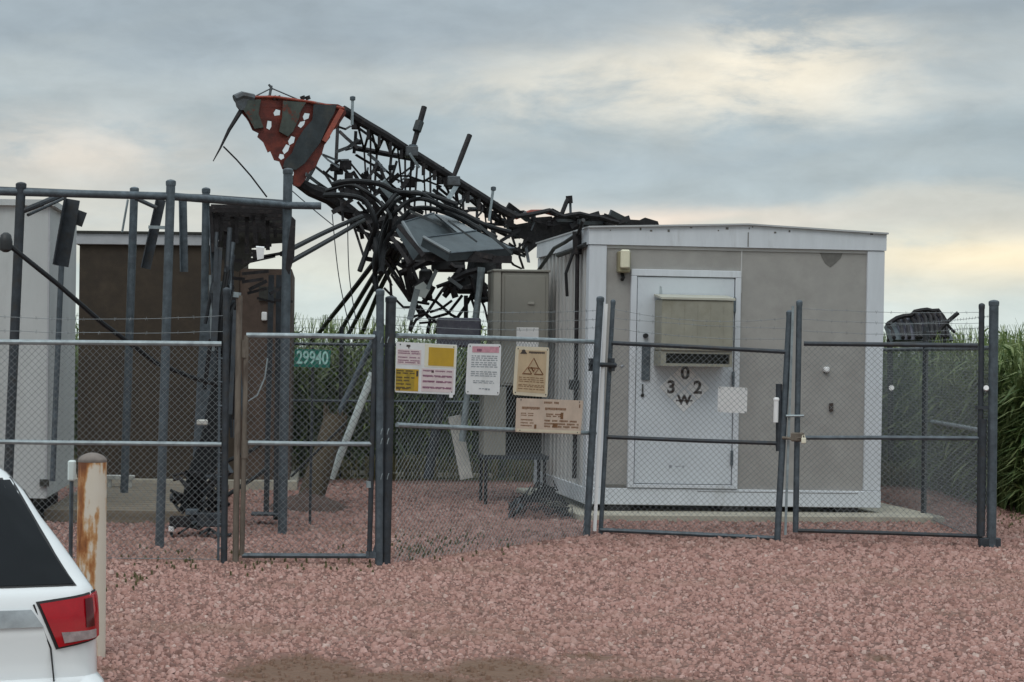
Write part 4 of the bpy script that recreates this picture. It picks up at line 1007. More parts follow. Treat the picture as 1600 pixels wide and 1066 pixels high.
# ================================================================ fallen tower
tw = thing('fallen_tower', 'collapsed lattice communications tower with an orange and grey end plate', 'tower', tuple(G(700, 24.5)))
def TD(px): return 22.6 + (px-370)/660*4.2
def T(px, py, off=0): return W(px, py, TD(px)+off)
OR = [(366, 152), (380, 149), (404, 151), (420, 149), (432, 153), (450, 153), (470, 158), (486, 160), (508, 162), (528, 163), (538, 168), (541, 177), (533, 189), (526, 200), (514, 206), (516, 214), (507, 226), (503, 240), (492, 262), (484, 268), (476, 282), (468, 292), (458, 290), (459, 268), (450, 267), (441, 264), (436, 252), (428, 250), (422, 236), (418, 238), (411, 222), (402, 214), (404, 208), (394, 203), (388, 190), (384, 184), (375, 174), (369, 166)]
def hole(cx, cy, rx=3.2, ry=5, a=.5):
    return [(cx+rx*math.cos(t)*math.cos(a)-ry*math.sin(t)*math.sin(a)*-1, cy+ry*math.sin(t)*math.cos(a)-rx*math.cos(t)*math.sin(a)) for t in [i*math.pi/4 for i in range(8)]]
HO = [[(431, 170), (438, 172), (437, 180), (429, 181), (427, 176)], [(418, 188), (424, 189), (424, 198), (421, 203), (416, 200)], [(476, 176), (484, 177), (482, 185), (475, 188), (473, 182)], [(469, 190), (477, 188), (475, 195), (470, 200), (465, 197)], [(455, 212), (461, 214), (459, 223), (452, 227), (450, 220)], [(447, 225), (453, 227), (450, 236), (444, 241), (441, 235)], [(437, 240), (443, 241), (444, 247), (439, 250), (435, 246)]]
def z3(x, y): return W(x, y, 22.7+(x-370)/170*.55)
MB().plate([z3(*p) for p in OR], [[z3(*p) for p in h] for h in HO], (0, .05, 0)).build('end_plate', M['orange'], tw, True)
for poly, m in (([(490, 164), (526, 165), (522, 178), (514, 192), (500, 224), (476, 256), (462, 266), (442, 262), (445, 251), (456, 240), (463, 222), (474, 204), (488, 188)], 'slate'),
                ([(442, 158), (478, 161), (470, 174), (467, 186), (458, 206), (450, 214), (436, 206), (441, 184)], 'green_grey'),
                ([(382, 158), (408, 156), (404, 178), (412, 200), (398, 202), (388, 184), (380, 172)], 'green_grey'),
                ([(366, 152), (382, 151), (392, 158), (386, 172), (376, 173), (369, 166)], 'steel_mid')):
    MB().plate([z3(*p)+Vector((0, -.045, 0)) for p in poly], (), (0, .04, 0)).build('painted_band', M[m], tw, True)
MB().tube([z3(370, 152), z3(430, 152)+Vector((0, -.02, 0)), z3(486, 160)+Vector((0, -.02, 0)), z3(537, 170)+Vector((0, -.02, 0))], .018, 6).build('plate_flange', M['orange_edge'], tw, True, True)
MB().bar(z3(534, 172)+Vector((0, -.02, 0)), z3(506, 222)+Vector((0, -.02, 0)), .06, .05).build('plate_flange', M['orange_edge'], tw, True)
MB().tube([z3(367, 155), z3(378, 150), z3(396, 154)], .055, 8).build('leg_stub', M['steel_mid'], tw, True, True)
MB().tube([z3(376, 174), z3(358, 203), z3(344, 232), z3(333, 252)], [.03, .022, .012, .006], 6).build('bent_rod', M['steel_dark'], tw, True)
MB().tube([z3(349, 229), z3(370, 250), z3(392, 275), z3(417, 308)], .010, 6).build('bent_rod', M['steel_dark'], tw, True)
MB().tube([z3(424, 134), z3(421, 152)], .016, 6).tube([z3(396, 152), z3(424, 138), z3(464, 155)], .009, 5).tube([z3(424, 137), z3(420, 132), z3(426, 140)], .014, 5).build('tip_bracket', M['steel_mid'], tw, True)
for x in (427, 434, 472, 480): MB().tube([z3(x, 150), z3(x+2, 156)], .03, 6).build('flange_bolt', M['steel_dark'], tw, True)
# main legs
UP = [(536, 172), (566, 191), (600, 211), (632, 232), (655, 246), (690, 268), (720, 288), (752, 308), (778, 325), (802, 338)]
UP2 = UP[-1:] + [(830, 333), (858, 331), (880, 336), (905, 335), (935, 341), (965, 345)]
MB().tube([T(*p, -.3) for p in UP], [.062]*len(UP), 8).build('tower_leg', M['steel_dark'], tw, True)
MB().tube([T(p.x, p.y+rr.uniform(-3, 3), -.2) for p in spline([Vector((*q, 0)) for q in UP2], 2)], .034, 6).build('tower_leg', M['steel_dark'], tw, True)
MIDL = [(553, 231), (600, 240), (650, 249), (690, 277), (725, 303), (770, 340), (812, 357), (860, 346), (900, 341)]
MB().tube([T(*p, .5) for p in MIDL], .036, 8).build('tower_leg', M['steel_dark'], tw, True)
LOW = [(458, 280), (485, 297), (515, 308), (540, 328), (565, 345), (600, 352), (640, 340), (700, 350), (760, 372), (810, 395)]
MB().tube([T(*p, 0) for p in LOW], [.06, .085, .10, .10, .08, .06, .05, .05, .05, .04], 8).build('tower_leg', M['steel_dark'], tw, True)
# rungs hanging below the upper leg
for k in range(12):
    t_ = k/11; x = 575+t_*190; y = 197+t_*121; MB().box(tuple(T(x-2, y+16+rr.random()*8, -.33)), tuple(T(x+2.5, y+4, -.25))).build('step_bolt', M['steel_dark'], tw, True)
def at(line, x):
    for (x0, y0), (x1, y1) in zip(line, line[1:]):
        if x0 <= x <= x1: return y0+(y1-y0)*(x-x0)/(x1-x0)
    return line[-1][1] if x > line[-1][0] else line[0][1]
BR = [((528, 190), (523, 305)), ((556, 205), (553, 240)), ((524, 238), (560, 218)), ((556, 222), (540, 235)), ((612, 236), (610, 292)), ((500, 238), (530, 262)), ((532, 250), (508, 272)), ((492, 260), (520, 290)), ((497, 245), (478, 285)),
      ((560, 200), (592, 232)), ((530, 205), (560, 232)), ((648, 260), (622, 285)), ((655, 250), (628, 272)), ((590, 255), (575, 280)), ((575, 240), (602, 268)), ((525, 197), (548, 197)), ((505, 268), (540, 296)), ((478, 272), (520, 302)),
      ((610, 275), (660, 283)), ((640, 283), (690, 292)), ((660, 285), (700, 268)), ((700, 295), (735, 297)), ((690, 280), (720, 320)), ((730, 300), (712, 335)), ((740, 308), (775, 340)), ((760, 318), (740, 345)), ((770, 330), (800, 350)), ((715, 330), (780, 332)), ((728, 345), (790, 352)), ((660, 300), (700, 312)), ((680, 305), (730, 340)),
      ((556, 242), (590, 262)), ((575, 262), (560, 300)), ((545, 252), (575, 290)), ((598, 262), (640, 290)), ((560, 290), (600, 300)), ((535, 262), (548, 285)), ((620, 252), (600, 285)), ((505, 242), (545, 250)),
      ((790, 352), (830, 348)), ((820, 340), (860, 352)), ((835, 333), (830, 360)), ((870, 336), (855, 360)), ((800, 362), (850, 350)), ((812, 372), (790, 352)), ((795, 380), (825, 400)), ((800, 398), (826, 372)), ((820, 360), (826, 410)), ((770, 355), (812, 362)), ((790, 400), (815, 420)), ((812, 380), (818, 420))]
for k, (a, c) in enumerate(BR):
    o1, o2 = rr.uniform(-.3, .5), rr.uniform(-.3, .5); A_, B_ = T(*a, o1), T(*c, o2); m_ = (A_+B_)/2+Vector((rr.uniform(-.03, .03), 0, rr.uniform(-.04, .04)))
    w_ = .020+rr.random()*.022; MB().bar(A_, m_, w_, .012, (rr.uniform(-.5, .5), -1, 0)).bar(m_-(B_-A_)*.02, B_, w_, .010, (rr.uniform(-.5, .5), -1, 0)).build('brace', M[('steel_dark', 'steel_dark', 'steel_mid')[k % 3]], tw, True)
# lattice bays running down the crushed face
xk = 556.0; up_ = True
while xk < 806:
    x2 = xk+rr.uniform(8, 15); yu = lambda x: at(UP, x); ym = lambda x: at(MIDL, x); yl = lambda x: at(LOW, x)
    p1 = (xk, yu(xk)) if up_ else (xk, ym(xk)); p2 = (x2, ym(x2)) if up_ else (x2, yu(x2))
    oa, ob = (-.3, .5) if up_ else (.5, -.3)
    MB().bar(T(*p1, oa), T(*p2, ob), .022+rr.random()*.014, .012).build('lattice_bar', M['steel_dark'], tw, True)
    if rr.random() < .75:
        q2 = (x2+rr.uniform(-8, 14), yl(min(800, x2))-rr.uniform(0, 8)); MB().bar(T(*p2, ob), T(*q2, 0), .020+rr.random()*.016, .012).build('lattice_bar', M['steel_dark'], tw, True)
    xk = x2; up_ = not up_
for k in range(22):      # twisted bits in the crushed bays toward the shelter roof
    x, y = rr.uniform(690, 825), 0; y = at(UP, min(801, x))+rr.uniform(14, 60); a = rr.choice((.15, .5, -.5, 1.3))+rr.uniform(-.2, .2); l_ = rr.uniform(8, 22); o_ = rr.uniform(-.2, .5)
    MB().bar(T(x-l_*math.cos(a), y-l_*math.sin(a), o_), T(x+l_*math.cos(a), y+l_*math.sin(a), o_+.1), .02+rr.random()*.03, .015).build('bent_member', M[('steel_dark', 'steel_dark', 'steel_mid')[k % 3]], tw, True)
for k in range(26):      # torn clips and nuts along the upper leg
    x = rr.uniform(545, 800); c = T(x, at(UP, x)+rr.choice((-4, 5))+rr.uniform(-2, 2), -.32); s_ = rr.uniform(.02, .045)
    MB().bar(c-Vector((s_, 0, s_*.5)), c+Vector((s_, 0, -s_*.4)), .03+rr.random()*.03, .03).build('leg_clip', M['steel_dark'], tw, True)
# gusset blobs where members meet
for (x, y) in ((556, 197), (560, 222), (650, 249), (612, 262), (523, 262), (540, 258), (590, 262), (712, 292), (690, 282), (640, 286), (575, 285), (795, 350), (765, 335), (860, 350), (545, 275), (530, 268)):
    c = T(x, y, rr.uniform(-.1, .2)); s_ = rr.uniform(.04, .075); MB().box(tuple(c-Vector((s_, .02, s_*.8))), tuple(c+Vector((s_, .02, s_*.8))), .01).build('gusset_plate', M['steel_dark'], tw, True)
# mounting brackets and mounts
for (x, y) in ((643, 238), (708, 284)): MB().box(tuple(T(x-9, y+6, -.5)), tuple(T(x+9, y-6, -.36)), .01).build('mount_bracket', M['steel_mid'], tw, True)
MB().bar(T(640, 240, -.55), T(655, 262, -.55), .03, .02).build('mount_bracket', M['galv_light'], tw, True)
MB().bar(T(716, 286, -.55), T(700, 312, -.55), .06, .03).build('mount_bracket', M['galv_light'], tw, True)
# crumpled section lying behind the shelter roof
MB().plate([T(x, y, .1) for x, y in ((800, 352), (840, 345), (872, 338), (905, 332), (930, 340), (958, 342), (958, 352), (930, 362), (840, 384), (826, 395), (818, 388), (822, 370), (805, 372))], (), (0, .3, 0)).build('crushed_section', M['steel_dark'], tw, True)
MB().plate([T(x, y, .1) for x, y in ((968, 342), (1000, 344), (1008, 340), (1028, 346), (1030, 352), (966, 352))], (), (0, .2, 0)).build('crushed_section', M['steel_dark'], tw, True)
MB().tube([T(806, 340, .3), T(830, 331, .3), T(852, 331, .3), T(875, 337, .3)], .03, 8).build('tower_leg', M['orange_edge'], tw, True)
MB().tube([T(878, 334), T(885, 316), T(889, 308)], .03, 6).tube([T(889, 306), T(890, 318)], .045, 8).build('bent_strut', M['steel_dark'], tw, True)
MB().tube([T(891, 312), T(892, 352)], .017, 6).build('bent_strut', M['galv'], tw, True)
for k in range(26):
    x = rr.uniform(806, 985); y = 337+(x-806)*.045+rr.uniform(-6, 14); a = rr.choice((.05, -.15, .5, -.5))+rr.uniform(-.15, .15); l_ = rr.uniform(5, 22)
    MB().bar(T(x-l_*math.cos(a), y-l_*math.sin(a), -.1), T(x+l_*math.cos(a), y+l_*math.sin(a), 0), .03+rr.random()*.05, .03).build('bent_member', M[('steel_dark', 'steel_dark', 'steel_mid')[k % 3]], tw, True)
# dense knot of bent members left of the panels
def poly_in(x, y, poly):
    c = False
    for i in range(len(poly)):
        (x0, y0), (x1, y1) = poly[i], poly[i-1]
        if (y0 > y) != (y1 > y) and x < (x1-x0)*(y-y0)/(y1-y0)+x0: c = not c
    return c
KN = [(505, 285), (600, 270), (640, 300), (630, 400), (605, 430), (575, 400), (555, 350), (505, 308)]
k = 0
while k < 60:
    x, y = rr.uniform(515, 640), rr.uniform(280, 440)
    if not poly_in(x, y, KN): continue
    a = rr.choice((.5, .7, -.8, 1.2, .1))+rr.uniform(-.3, .3); l_ = rr.uniform(12, 34)
    p1, p2 = (x-l_*math.cos(a), y-l_*math.sin(a)), (x+l_*math.cos(a), y+l_*math.sin(a)); o_ = rr.uniform(-.4, .4)
    MB().bar(T(*p1, o_), T(x+rr.uniform(-4, 4), y+rr.uniform(-4, 4), o_), .03+rr.random()*.03, .016, (rr.uniform(-.6, .6), -1, 0)).bar(T(x, y, o_), T(*p2, o_+rr.uniform(-.2, .2)), .03+rr.random()*.03, .016).build('bent_member', M['steel_dark'], tw, True); k += 1
MB().bar(T(596, 285, -.4), T(618, 312, -.4), .12, .04).build('pale_bracket', M['galv_light'], tw, True)

# second heap: broken antenna frame under the panels
hp = thing('antenna_frame_wreck', 'dark knotted wreck of antenna mounts hanging beneath the grey panel antennas', 'debris', tuple(G(700, 22.8)))
HK = [(655, 398), (795, 398), (768, 455), (748, 470), (705, 460), (668, 470), (640, 440), (640, 400)]
HD = 22.9
k = 0
while k < 48:
    x, y = rr.uniform(640, 795), rr.uniform(396, 470)
    if not poly_in(x, y, HK) or (655 < x < 690 and 405 < y < 430): continue
    a = rr.uniform(-1.5, 1.5); l_ = rr.uniform(8, 24); D = HD+rr.uniform(-.3, .4)
    MB().tube([W(x-l_*math.cos(a), y-l_*math.sin(a), D), W(x+rr.uniform(-5, 5), y+rr.uniform(-5, 5), D), W(x+l_*math.cos(a), y+l_*math.sin(a), D)], .02+rr.random()*.03, 6).build('bent_mount', M['steel_dark' if k % 4 else 'black_soft'], hp, True); k += 1
for (x, y, w, h) in ((735, 440, .34, .30), (700, 415, .40, .16), (760, 415, .3, .2), (665, 440, .16, .3)):
    c = W(x, y, HD+.2); MB().box(tuple(c-Vector((w/2, .08, h/2))), tuple(c+Vector((w/2, .08, h/2))), .03).build('radio_unit', M['black'], hp, True)
for pts, r_ in (([(740, 455), (728, 478), (712, 500), (690, 515)], .02), ([(728, 462), (728, 520)], .026), ([(735, 462), (748, 500), (752, 515)], .016), ([(722, 462), (700, 490), (672, 498)], .018), ([(745, 455), (757, 480), (763, 505)], .014), ([(706, 470), (690, 482), (672, 488)], .016),
                ([(660, 465), (680, 470), (705, 492), (730, 505)], .018), ([(635, 425), (650, 470), (640, 515)], .018), ([(690, 455), (668, 488), (650, 500), (640, 518)], .018), ([(655, 478), (672, 500), (668, 520)], .02), ([(645, 495), (665, 490), (684, 505), (682, 520)], .018),
                ([(655, 505), (680, 503), (700, 515)], .016), ([(640, 380), (632, 420), (640, 460), (660, 495)], .03), ([(625, 395), (612, 430), (640, 470), (670, 475)], .018), ([(600, 450), (630, 480), (650, 480)], .016), ([(604, 395), (625, 430), (632, 450)], .016), ([(618, 380), (645, 420), (655, 445)], .02),
                ([(575, 350), (598, 400), (625, 440), (640, 470)], .022), ([(550, 345), (560, 375), (568, 400)], .016), ([(552, 335), (575, 372), (588, 400)], .016), ([(590, 350), (592, 400), (610, 440), (612, 470)], .016)):
    MB().tube([W(x, y, HD+rr.uniform(-.1, .1)) for x, y in pts], r_, 6).build('bent_rod', M['steel_dark'], hp, True)
MB().bar(W(682, 422, HD-.4), W(668, 452, HD-.4), .045, .03).bar(W(652, 452, HD-.4), W(640, 500, HD-.4), .07, .03).build('pale_strut', M['galv_light'], hp, True)
MB().plate([W(x, y, HD-.3) for x, y in ((648, 448), (662, 440), (672, 452), (664, 466), (650, 462))], (), (0, .05, 0)).build('pale_clamp', M['pvc'], hp, True)
MB().bar(W(700, 434, HD-.35), W(722, 450, HD-.35), .04, .03).build('pale_strut', M['panel_edge'], hp, True)
c0, c1 = W(684, 542, 22.4), W(752, 497, 22.4)
MB().box((c0.x, 22.4, c0.z), (c1.x, 22.7, c1.z), .02).build('equipment_box', M['crumple'], hp, True)

for (x0, y0, x1, y1, w) in ((622, 352, 662, 400, .05), (640, 330, 690, 352, .03), (748, 352, 800, 396, .03), (716, 392, 770, 402, .06), (664, 402, 800, 406, .08), (700, 345, 745, 378, .018), (612, 370, 640, 412, .045)):
    MB().bar(W(x0, y0, 21.35), W(x1, y1, 21.25), w, .03).build('cross_strut', M['steel_dark' if w > .04 else 'slate'], hp, True)
# antennas and whips
def panel_ant(label, quad, D, th, m='panel', strip=None):
    t = thing('panel_antenna', label, 'antenna', tuple(W(*quad[0][:2], D)), group=None)
    pts = [W(x, y, D+dd) for x, y, dd in quad]
    n = (pts[1]-pts[0]).cross(pts[3]-pts[0]).normalized()
    if n.z > 0: n = -n
    v = pts+[p+n*th for p in pts]
    MB().add(v, [(0, 1, 2, 3), (7, 6, 5, 4), (0, 4, 5, 1), (1, 5, 6, 2), (2, 6, 7, 3), (3, 7, 4, 0)]).build('radome', M[m], t, True)
    e = MB(); e.tube([pts[0]-n*.012, pts[3]-n*.012], .02, 6).build('edge_highlight', M['panel_edge'], t, True)  # pale tube puts the highlight along this edge into the colour
    e = MB()
    for a_, b_ in ((0, 1), (3, 2)): e.tube([pts[a_].lerp(pts[b_], .0)-n*.004, pts[b_]-n*.004], .010, 6)
    e.build('end_seam', M['galv'], t, True)
    return t, pts, n
t, pts, n = panel_ant('large slate grey panel antenna, left one of the overlapping pair under black cables', [(628, 348, .0), (678, 333, .8), (756, 388, .5), (656, 395, -.3)], 21.7, .12)
MB().add([W(680, 334, 22.3), W(703, 338, 22.4), W(744, 361, 22.0), W(718, 366, 21.8), W(680, 337, 22.35), W(703, 341, 22.45), W(744, 364, 22.05), W(718, 369, 21.85)], [(0, 1, 2, 3), (7, 6, 5, 4), (0, 4, 5, 1), (1, 5, 6, 2), (2, 6, 7, 3), (3, 7, 4, 0)]).build('pale_side', M['panel_edge'], t, True)
panel_ant('slate grey panel antenna on the right, overlapping the larger one', [(661, 372, -.35), (744, 361, .2), (803, 388, .1), (703, 396, -.55)], 21.6, .10)
for (x0, y0, x1, y1, r_, lab) in ((645, 231, 663, 167, .036, 'black whip antenna standing up from the upper tower leg, left of two'), (707, 281, 734, 211, .034, 'black whip antenna standing up from the upper tower leg, right of two')):
    t = thing('whip_antenna', lab, 'antenna', tuple(T(x0, y0, -.45)))
    MB().tube([T(x0, y0, -.45), T((x0+x1)/2, (y0+y1)/2, -.45), T(x1, y1, -.45)], [r_*.8, r_, r_], 8).build('antenna_tube', M['steel_dark'], t, True, True)
    MB().tube([T(x0, y0+4, -.45), T(x0+1, y0-4, -.45)], r_*1.5, 8).build('mount_clamp', M['galv'], t, True, True)
    if x0 < 700: MB().tube([T(651, 205, -.47), T(656, 190, -.47)], .055, 8).build('collar', M['slate'], t, True, True)
for (x0, y0, x1, y1, lab) in ((764, 345, 771, 293, 'thin pale rod with a small round tip, rising right of the whip antennas'), (550, 195, 551, 152, 'thin grey rod standing behind the orange end plate corner')):
    t = thing('lightning_rod', lab, 'rod', tuple(T(x0, y0, -.4)))
    MB().tube([T(x0, y0, -.4), T(x1, y1, -.4)], .018, 8).build('rod', M['galv_light'], t, True)
    MB().lathe([(.012, -.03), (.034, -.02), (.034, .02), (.012, .03)], tuple(T(x1, y1+2, -.4)), 10).build('rod_tip', M['galv'], t, True, True)

# coax loops and fans
loops = [([(588, 452), (590, 405), (596, 352), (610, 322), (630, 308), (652, 305), (690, 317), (728, 335), (762, 352), (800, 366)], 'outermost thick black cable arching over the grey panel antennas'),
         ([(590, 430), (594, 385), (604, 356), (622, 330), (646, 316), (674, 316), (708, 331), (742, 352), (775, 368)], 'second thick black cable arching over the grey panel antennas'),
         ([(582, 440), (584, 395), (590, 350), (604, 318), (624, 302), (648, 298), (676, 304), (712, 322)], 'thick black cable curling above the arch, ending by the right whip antenna'),
         ([(596, 430), (600, 390), (611, 362), (627, 340), (648, 326), (676, 324), (704, 334), (729, 347), (756, 366)], 'innermost thick black cable hugging the grey panel antennas'),
         ([(512, 300), (545, 290), (575, 296), (596, 315), (606, 340), (600, 380), (590, 410)], 'black cable bundle curling out of the lower tower leg'),
         ([(520, 292), (552, 280), (590, 286), (620, 300), (645, 310)], 'black cable lying along the top of the cable knot'),
         ([(510, 306), (545, 302), (570, 318), (582, 345), (578, 385), (566, 420)], 'innermost black cable curling down from the lower tower leg')]
for pts, lab in loops:
    o = MB().tube(spline([W(x+rr.uniform(-5, 5), y+rr.uniform(-4, 5), 22.0+rr.uniform(-.15, .3)) for i, (x, y) in enumerate(pts)]), .020+rr.random()*.012, 8).build('coax_cable', M['black_soft'], None, False, True)
    tag(o, lab, 'cable', 'thick black cables at the wreck')
fans = [((606, 382), (548, 458), (499, 520), 'leftmost of the four cables fanning down from the knot'), ((614, 384), (572, 450), (531, 520), 'second from left of the four cables fanning down from the knot'),
        ((620, 388), (585, 448), (546, 520), 'third from left of the four cables fanning down from the knot'), ((626, 392), (594, 452), (566, 520), 'rightmost of the four cables fanning down from the knot')]
for a, b_, c, lab in fans:
    o = MB().tube(spline([W(a[0], a[1], 22.4), W(b_[0], b_[1], 25.0), W(c[0], c[1], 28.0), W(c[0]-14, c[1]+30, 28.6), W(c[0]-20, c[1]+200, 28.8)]), .032, 7).build('coax_cable', M['black_soft'], None, False, True)
    tag(o, lab, 'cable', 'cables fanning down from the knot')
for a, b_, c, lab in (((565, 338), (510, 362), (440, 397), 'upper of two black cables running from the knot to the cable bridge'), ((568, 344), (520, 372), (445, 414), 'lower of two black cables running from the knot to the cable bridge')):
    o = MB().tube(spline([W(a[0], a[1], 22.4), W(b_[0], b_[1], 20.4), W(c[0], c[1], 18.5)]), .026, 7).build('coax_cable', M['black_soft'], None, False, True)
    tag(o, lab, 'cable', 'cables to the bridge')
for k, (a, b_, lab) in enumerate((((449, 292), (520, 352), 'thin wire from the tall bridge post down to the knot'), ((519, 335), (548, 520), 'thin hanging wire right of the tall bridge post'), ((543, 345), (556, 500), 'thin wire hanging straight from the cable knot'))):
    m_ = ((a[0]+b_[0])/2+(-4 if k else 6), (a[1]+b_[1])/2+6)
    o = MB().tube(spline([W(*a, 21.5), W(*m_, 21.5), W(*b_, 21.5)]), .006, 5).build('loose_wire', M['galv_dark']); tag(o, lab, 'wire')

# ================================================================ leaning poles behind fence
wp = thing('broken_pole', 'leaning brown wooden pole with a splintered top behind the walk gate', 'pole', tuple(G(482, 21.5)))
B0, T0 = W(480, 775, 21.5), W(524, 655, 22.0); B0.z = -.02
ax = T0-B0; mb = MB().tube([B0, B0.lerp(T0, .3), B0.lerp(T0, .7), T0], [.150, .145, .130, .135], 12); mb.build('pole_shaft', M['wood_pole'], wp, True, True)
b = MB()
for k in range(14):
    a = k*2*math.pi/14; r_ = .105; c = T0+Vector((math.cos(a)*r_, math.sin(a)*r_, 0)); h = rr.uniform(.03, .13)+(.09 if math.cos(a) < -.5 else 0)
    b.tube([c-Vector((0, 0, .08)), c+Vector((math.cos(a)*.03, 0, h))], [.035, .004], 5)
b.build('splinter', M['wood_pole'], wp, True)
def leaning(name, label, cat, a, b_, Da, Db, r, m, flat=False):
    A_, B_ = W(*a, Da), W(*b_, Db); t = thing(name, label, cat, (A_.x, A_.y, 0))
    if A_.z < .12: A_.z = -.01
    if flat: MB().bar(A_, B_, r*2, r*.6).build('board_body', M[m], t, True)
    else:
        MB().tube([A_, A_.lerp(B_, .5), B_], r, 12).build('shaft', M[m], t, True, True)
        MB().tube([B_.lerp(A_, .02), B_+(B_-A_).normalized()*.015], r*1.12, 12).build('end_collar', M[m], t, True, True)
    return t
leaning('white_pipe', 'white plastic pipe leaning up to the right behind the walk gate', 'pipe', (517, 748), (582, 585), 22.3, 22.3, .044, 'pvc')
leaning('grey_pipe', 'dark grey steel pipe leaning out of the broken wooden pole', 'pipe', (530, 645), (588, 520), 22.1, 22.1, .034, 'galv')
leaning('steel_brace', 'slanting dark steel leg behind the amber sign', 'post', (669, 748), (706, 520), 22.9, 22.9, .058, 'galv_dark')
leaning('white_board', 'weathered white board leaning left below the amber sign', 'board', (729, 748), (710, 650), 22.8, 22.8, .075, 'board', True)
leaning('pale_pole', 'slim pale grey pole rising behind the white notice', 'pole', (722, 690), (752, 420), 22.6, 22.6, .040, 'galv_light')
for (a, b_, lab) in (((455, 745), (540, 662), 'thin black cable slanting up behind the walk gate toward the broken pole'),):
    o = MB().tube([W(*a, 20.5), W(*b_, 21)], .012, 6).build('thin_cable', M['black_soft']); tag(o, lab, 'cable')
# pale edging on the ground behind
for (xa, xb, y, lab) in ((600, 770, 741, 'pale concrete curb strip behind the warning signs'), (505, 572, 737, 'short pale concrete curb strip behind the walk gate')):
    D = GD((xa+xb)/2, y+4); A_, B_ = G(xa, D), G(xb, D)
    o = MB().box((A_.x, D, -.02), (B_.x, D+.16, .05), .01).build('curb_strip', M['concrete']); tag(o, lab, 'curb')
# dark mound at pole foot
mv = []; 
b = MB(); mc = G(480, 21.3); n_r, n_a = 8, 24; vs = [Vector((mc.x, mc.y, .24))]; fs = []
for i in range(1, n_r+1):
    for j in range(n_a):
        a = j*2*math.pi/n_a; r_ = i/n_r; h = .24*(1-r_**1.6)+rr.uniform(-.015, .02)*(i < n_r)-.02*(i == n_r); vs.append(Vector((mc.x+r_*.5*math.cos(a), mc.y+r_*.5*math.sin(a), h*.7)))
for j in range(n_a): fs.append((0, 1+j, 1+(j+1) % n_a))
for i in range(n_r-1):
    for j in range(n_a): p_, q_ = 1+i*n_a, 1+(i+1)*n_a; fs.append((p_+j, q_+j, q_+(j+1) % n_a, p_+(j+1) % n_a))
M['earth'] = mat('dark_red_earth', (.085, .052, .042), .95, 0, .4, 14, bump=.8, bscale=40)
o = b.add(vs, fs).build('earth_mound', M['earth'], None, False, True); tag(o, 'dark reddish earth mound around the foot of the broken wooden pole', 'mound')

# crumpled chain link at the shelter corner
cm = thing('crumpled_fencing', 'crumpled heap of dark chain link fencing at the tan shelter left corner', 'debris', tuple(G(845, 20.3)))
b = MB(); A0 = G(790, 20.6); A1 = G(900, 20.0)
def cpt(u, v):
    p_ = G(795+u*100, 21.8-v*1.6); h = .22*math.sin(math.pi*min(1, max(0, u)))**.8*(1-abs(v-.45)*1.2)*(1+.3*math.sin(u*9+v*5))+.03*math.sin(u*31+v*17); p_.z = max(.01, h+.02); return p_
for s_ in (0, 1):
    for k in range(-30, 44):
        pts = []
        for i in range(25):
            v = i/24; u = (k/32)+(v*.9 if s_ else -v*.9)+.45*(0 if s_ else 1)
            if 0 <= u <= 1: pts.append(cpt(u, v))
        if len(pts) > 2: b.tube(pts, .0035, 3, False)
b.build('wire_mesh', M['steel_dark'], cm, True)
for k in range(9):
    pts = []; u, v = rr.uniform(.1, .9), rr.uniform(0, .9)
    for i in range(6): p_ = cpt(min(1, max(0, u)), min(1, max(0, v))); p_.z += rr.uniform(0, .12); pts.append(p_); u += rr.uniform(-.2, .2); v += rr.uniform(-.2, .2)
    MB().tube(pts, .007, 5).build('bent_wire', M['steel_dark' if k % 3 else 'galv'], cm, True)

# crushed sheet-metal wreck at right, beyond fence
cr = thing('crushed_antenna_bundle', 'crumpled purple grey ribbed sheet metal resting on the crop behind the right gate leaf', 'debris', tuple(G(1430, 27)))
CD = 26.6
top = [(1388, 506), (1402, 497), (1412, 494), (1424, 493), (1430, 487), (1440, 485), (1448, 484), (1456, 486), (1465, 485), (1472, 494), (1478, 504)]
for k in range(len(top)-1):
    (x0, y0), (x1, y1) = top[k], top[k+1]
    q_ = [W(x0-3, y0, CD), W(x1, y1+1, CD+.1), W(x1+12, 531, CD-.5), W(x0+8, 531, CD-.5)]
    n = Vector((0, .12, -.05)); MB().add(q_+[p_+n for p_ in q_], [(0, 1, 2, 3), (7, 6, 5, 4), (0, 4, 5, 1), (1, 5, 6, 2), (2, 6, 7, 3), (3, 7, 4, 0)]).build('ribbed_panel', M['crumple' if k % 3 else 'panel'], cr, True)
    MB().tube([W(x0-2, y0, CD-.05), W(x0+6, y0+12, CD-.2), W(x0+9, 528, CD-.6)], .028, 6).build('rib', M['steel_dark'], cr, True)
MB().tube([W(*p_, CD-.1) for p_ in top], .035, 6).build('top_edge', M['steel_dark'], cr, True)
MB().tube([W(1455, 530, CD-.6), W(1478, 505, CD-.6), W(1497, 489, CD-.6)], .03, 6).build('bent_rod', M['steel_dark'], cr, True)
MB().tube([W(1478, 503, CD-.6), W(1484, 512, CD-.6), W(1492, 520, CD-.6)], .02, 6).build('bent_rod', M['steel_dark'], cr, True)
MB().tube([W(1390, 506, CD), W(1392, 690, CD), W(1392, 720, CD)], .04, 8).build('support_leg', M['steel_dark'], cr, True)

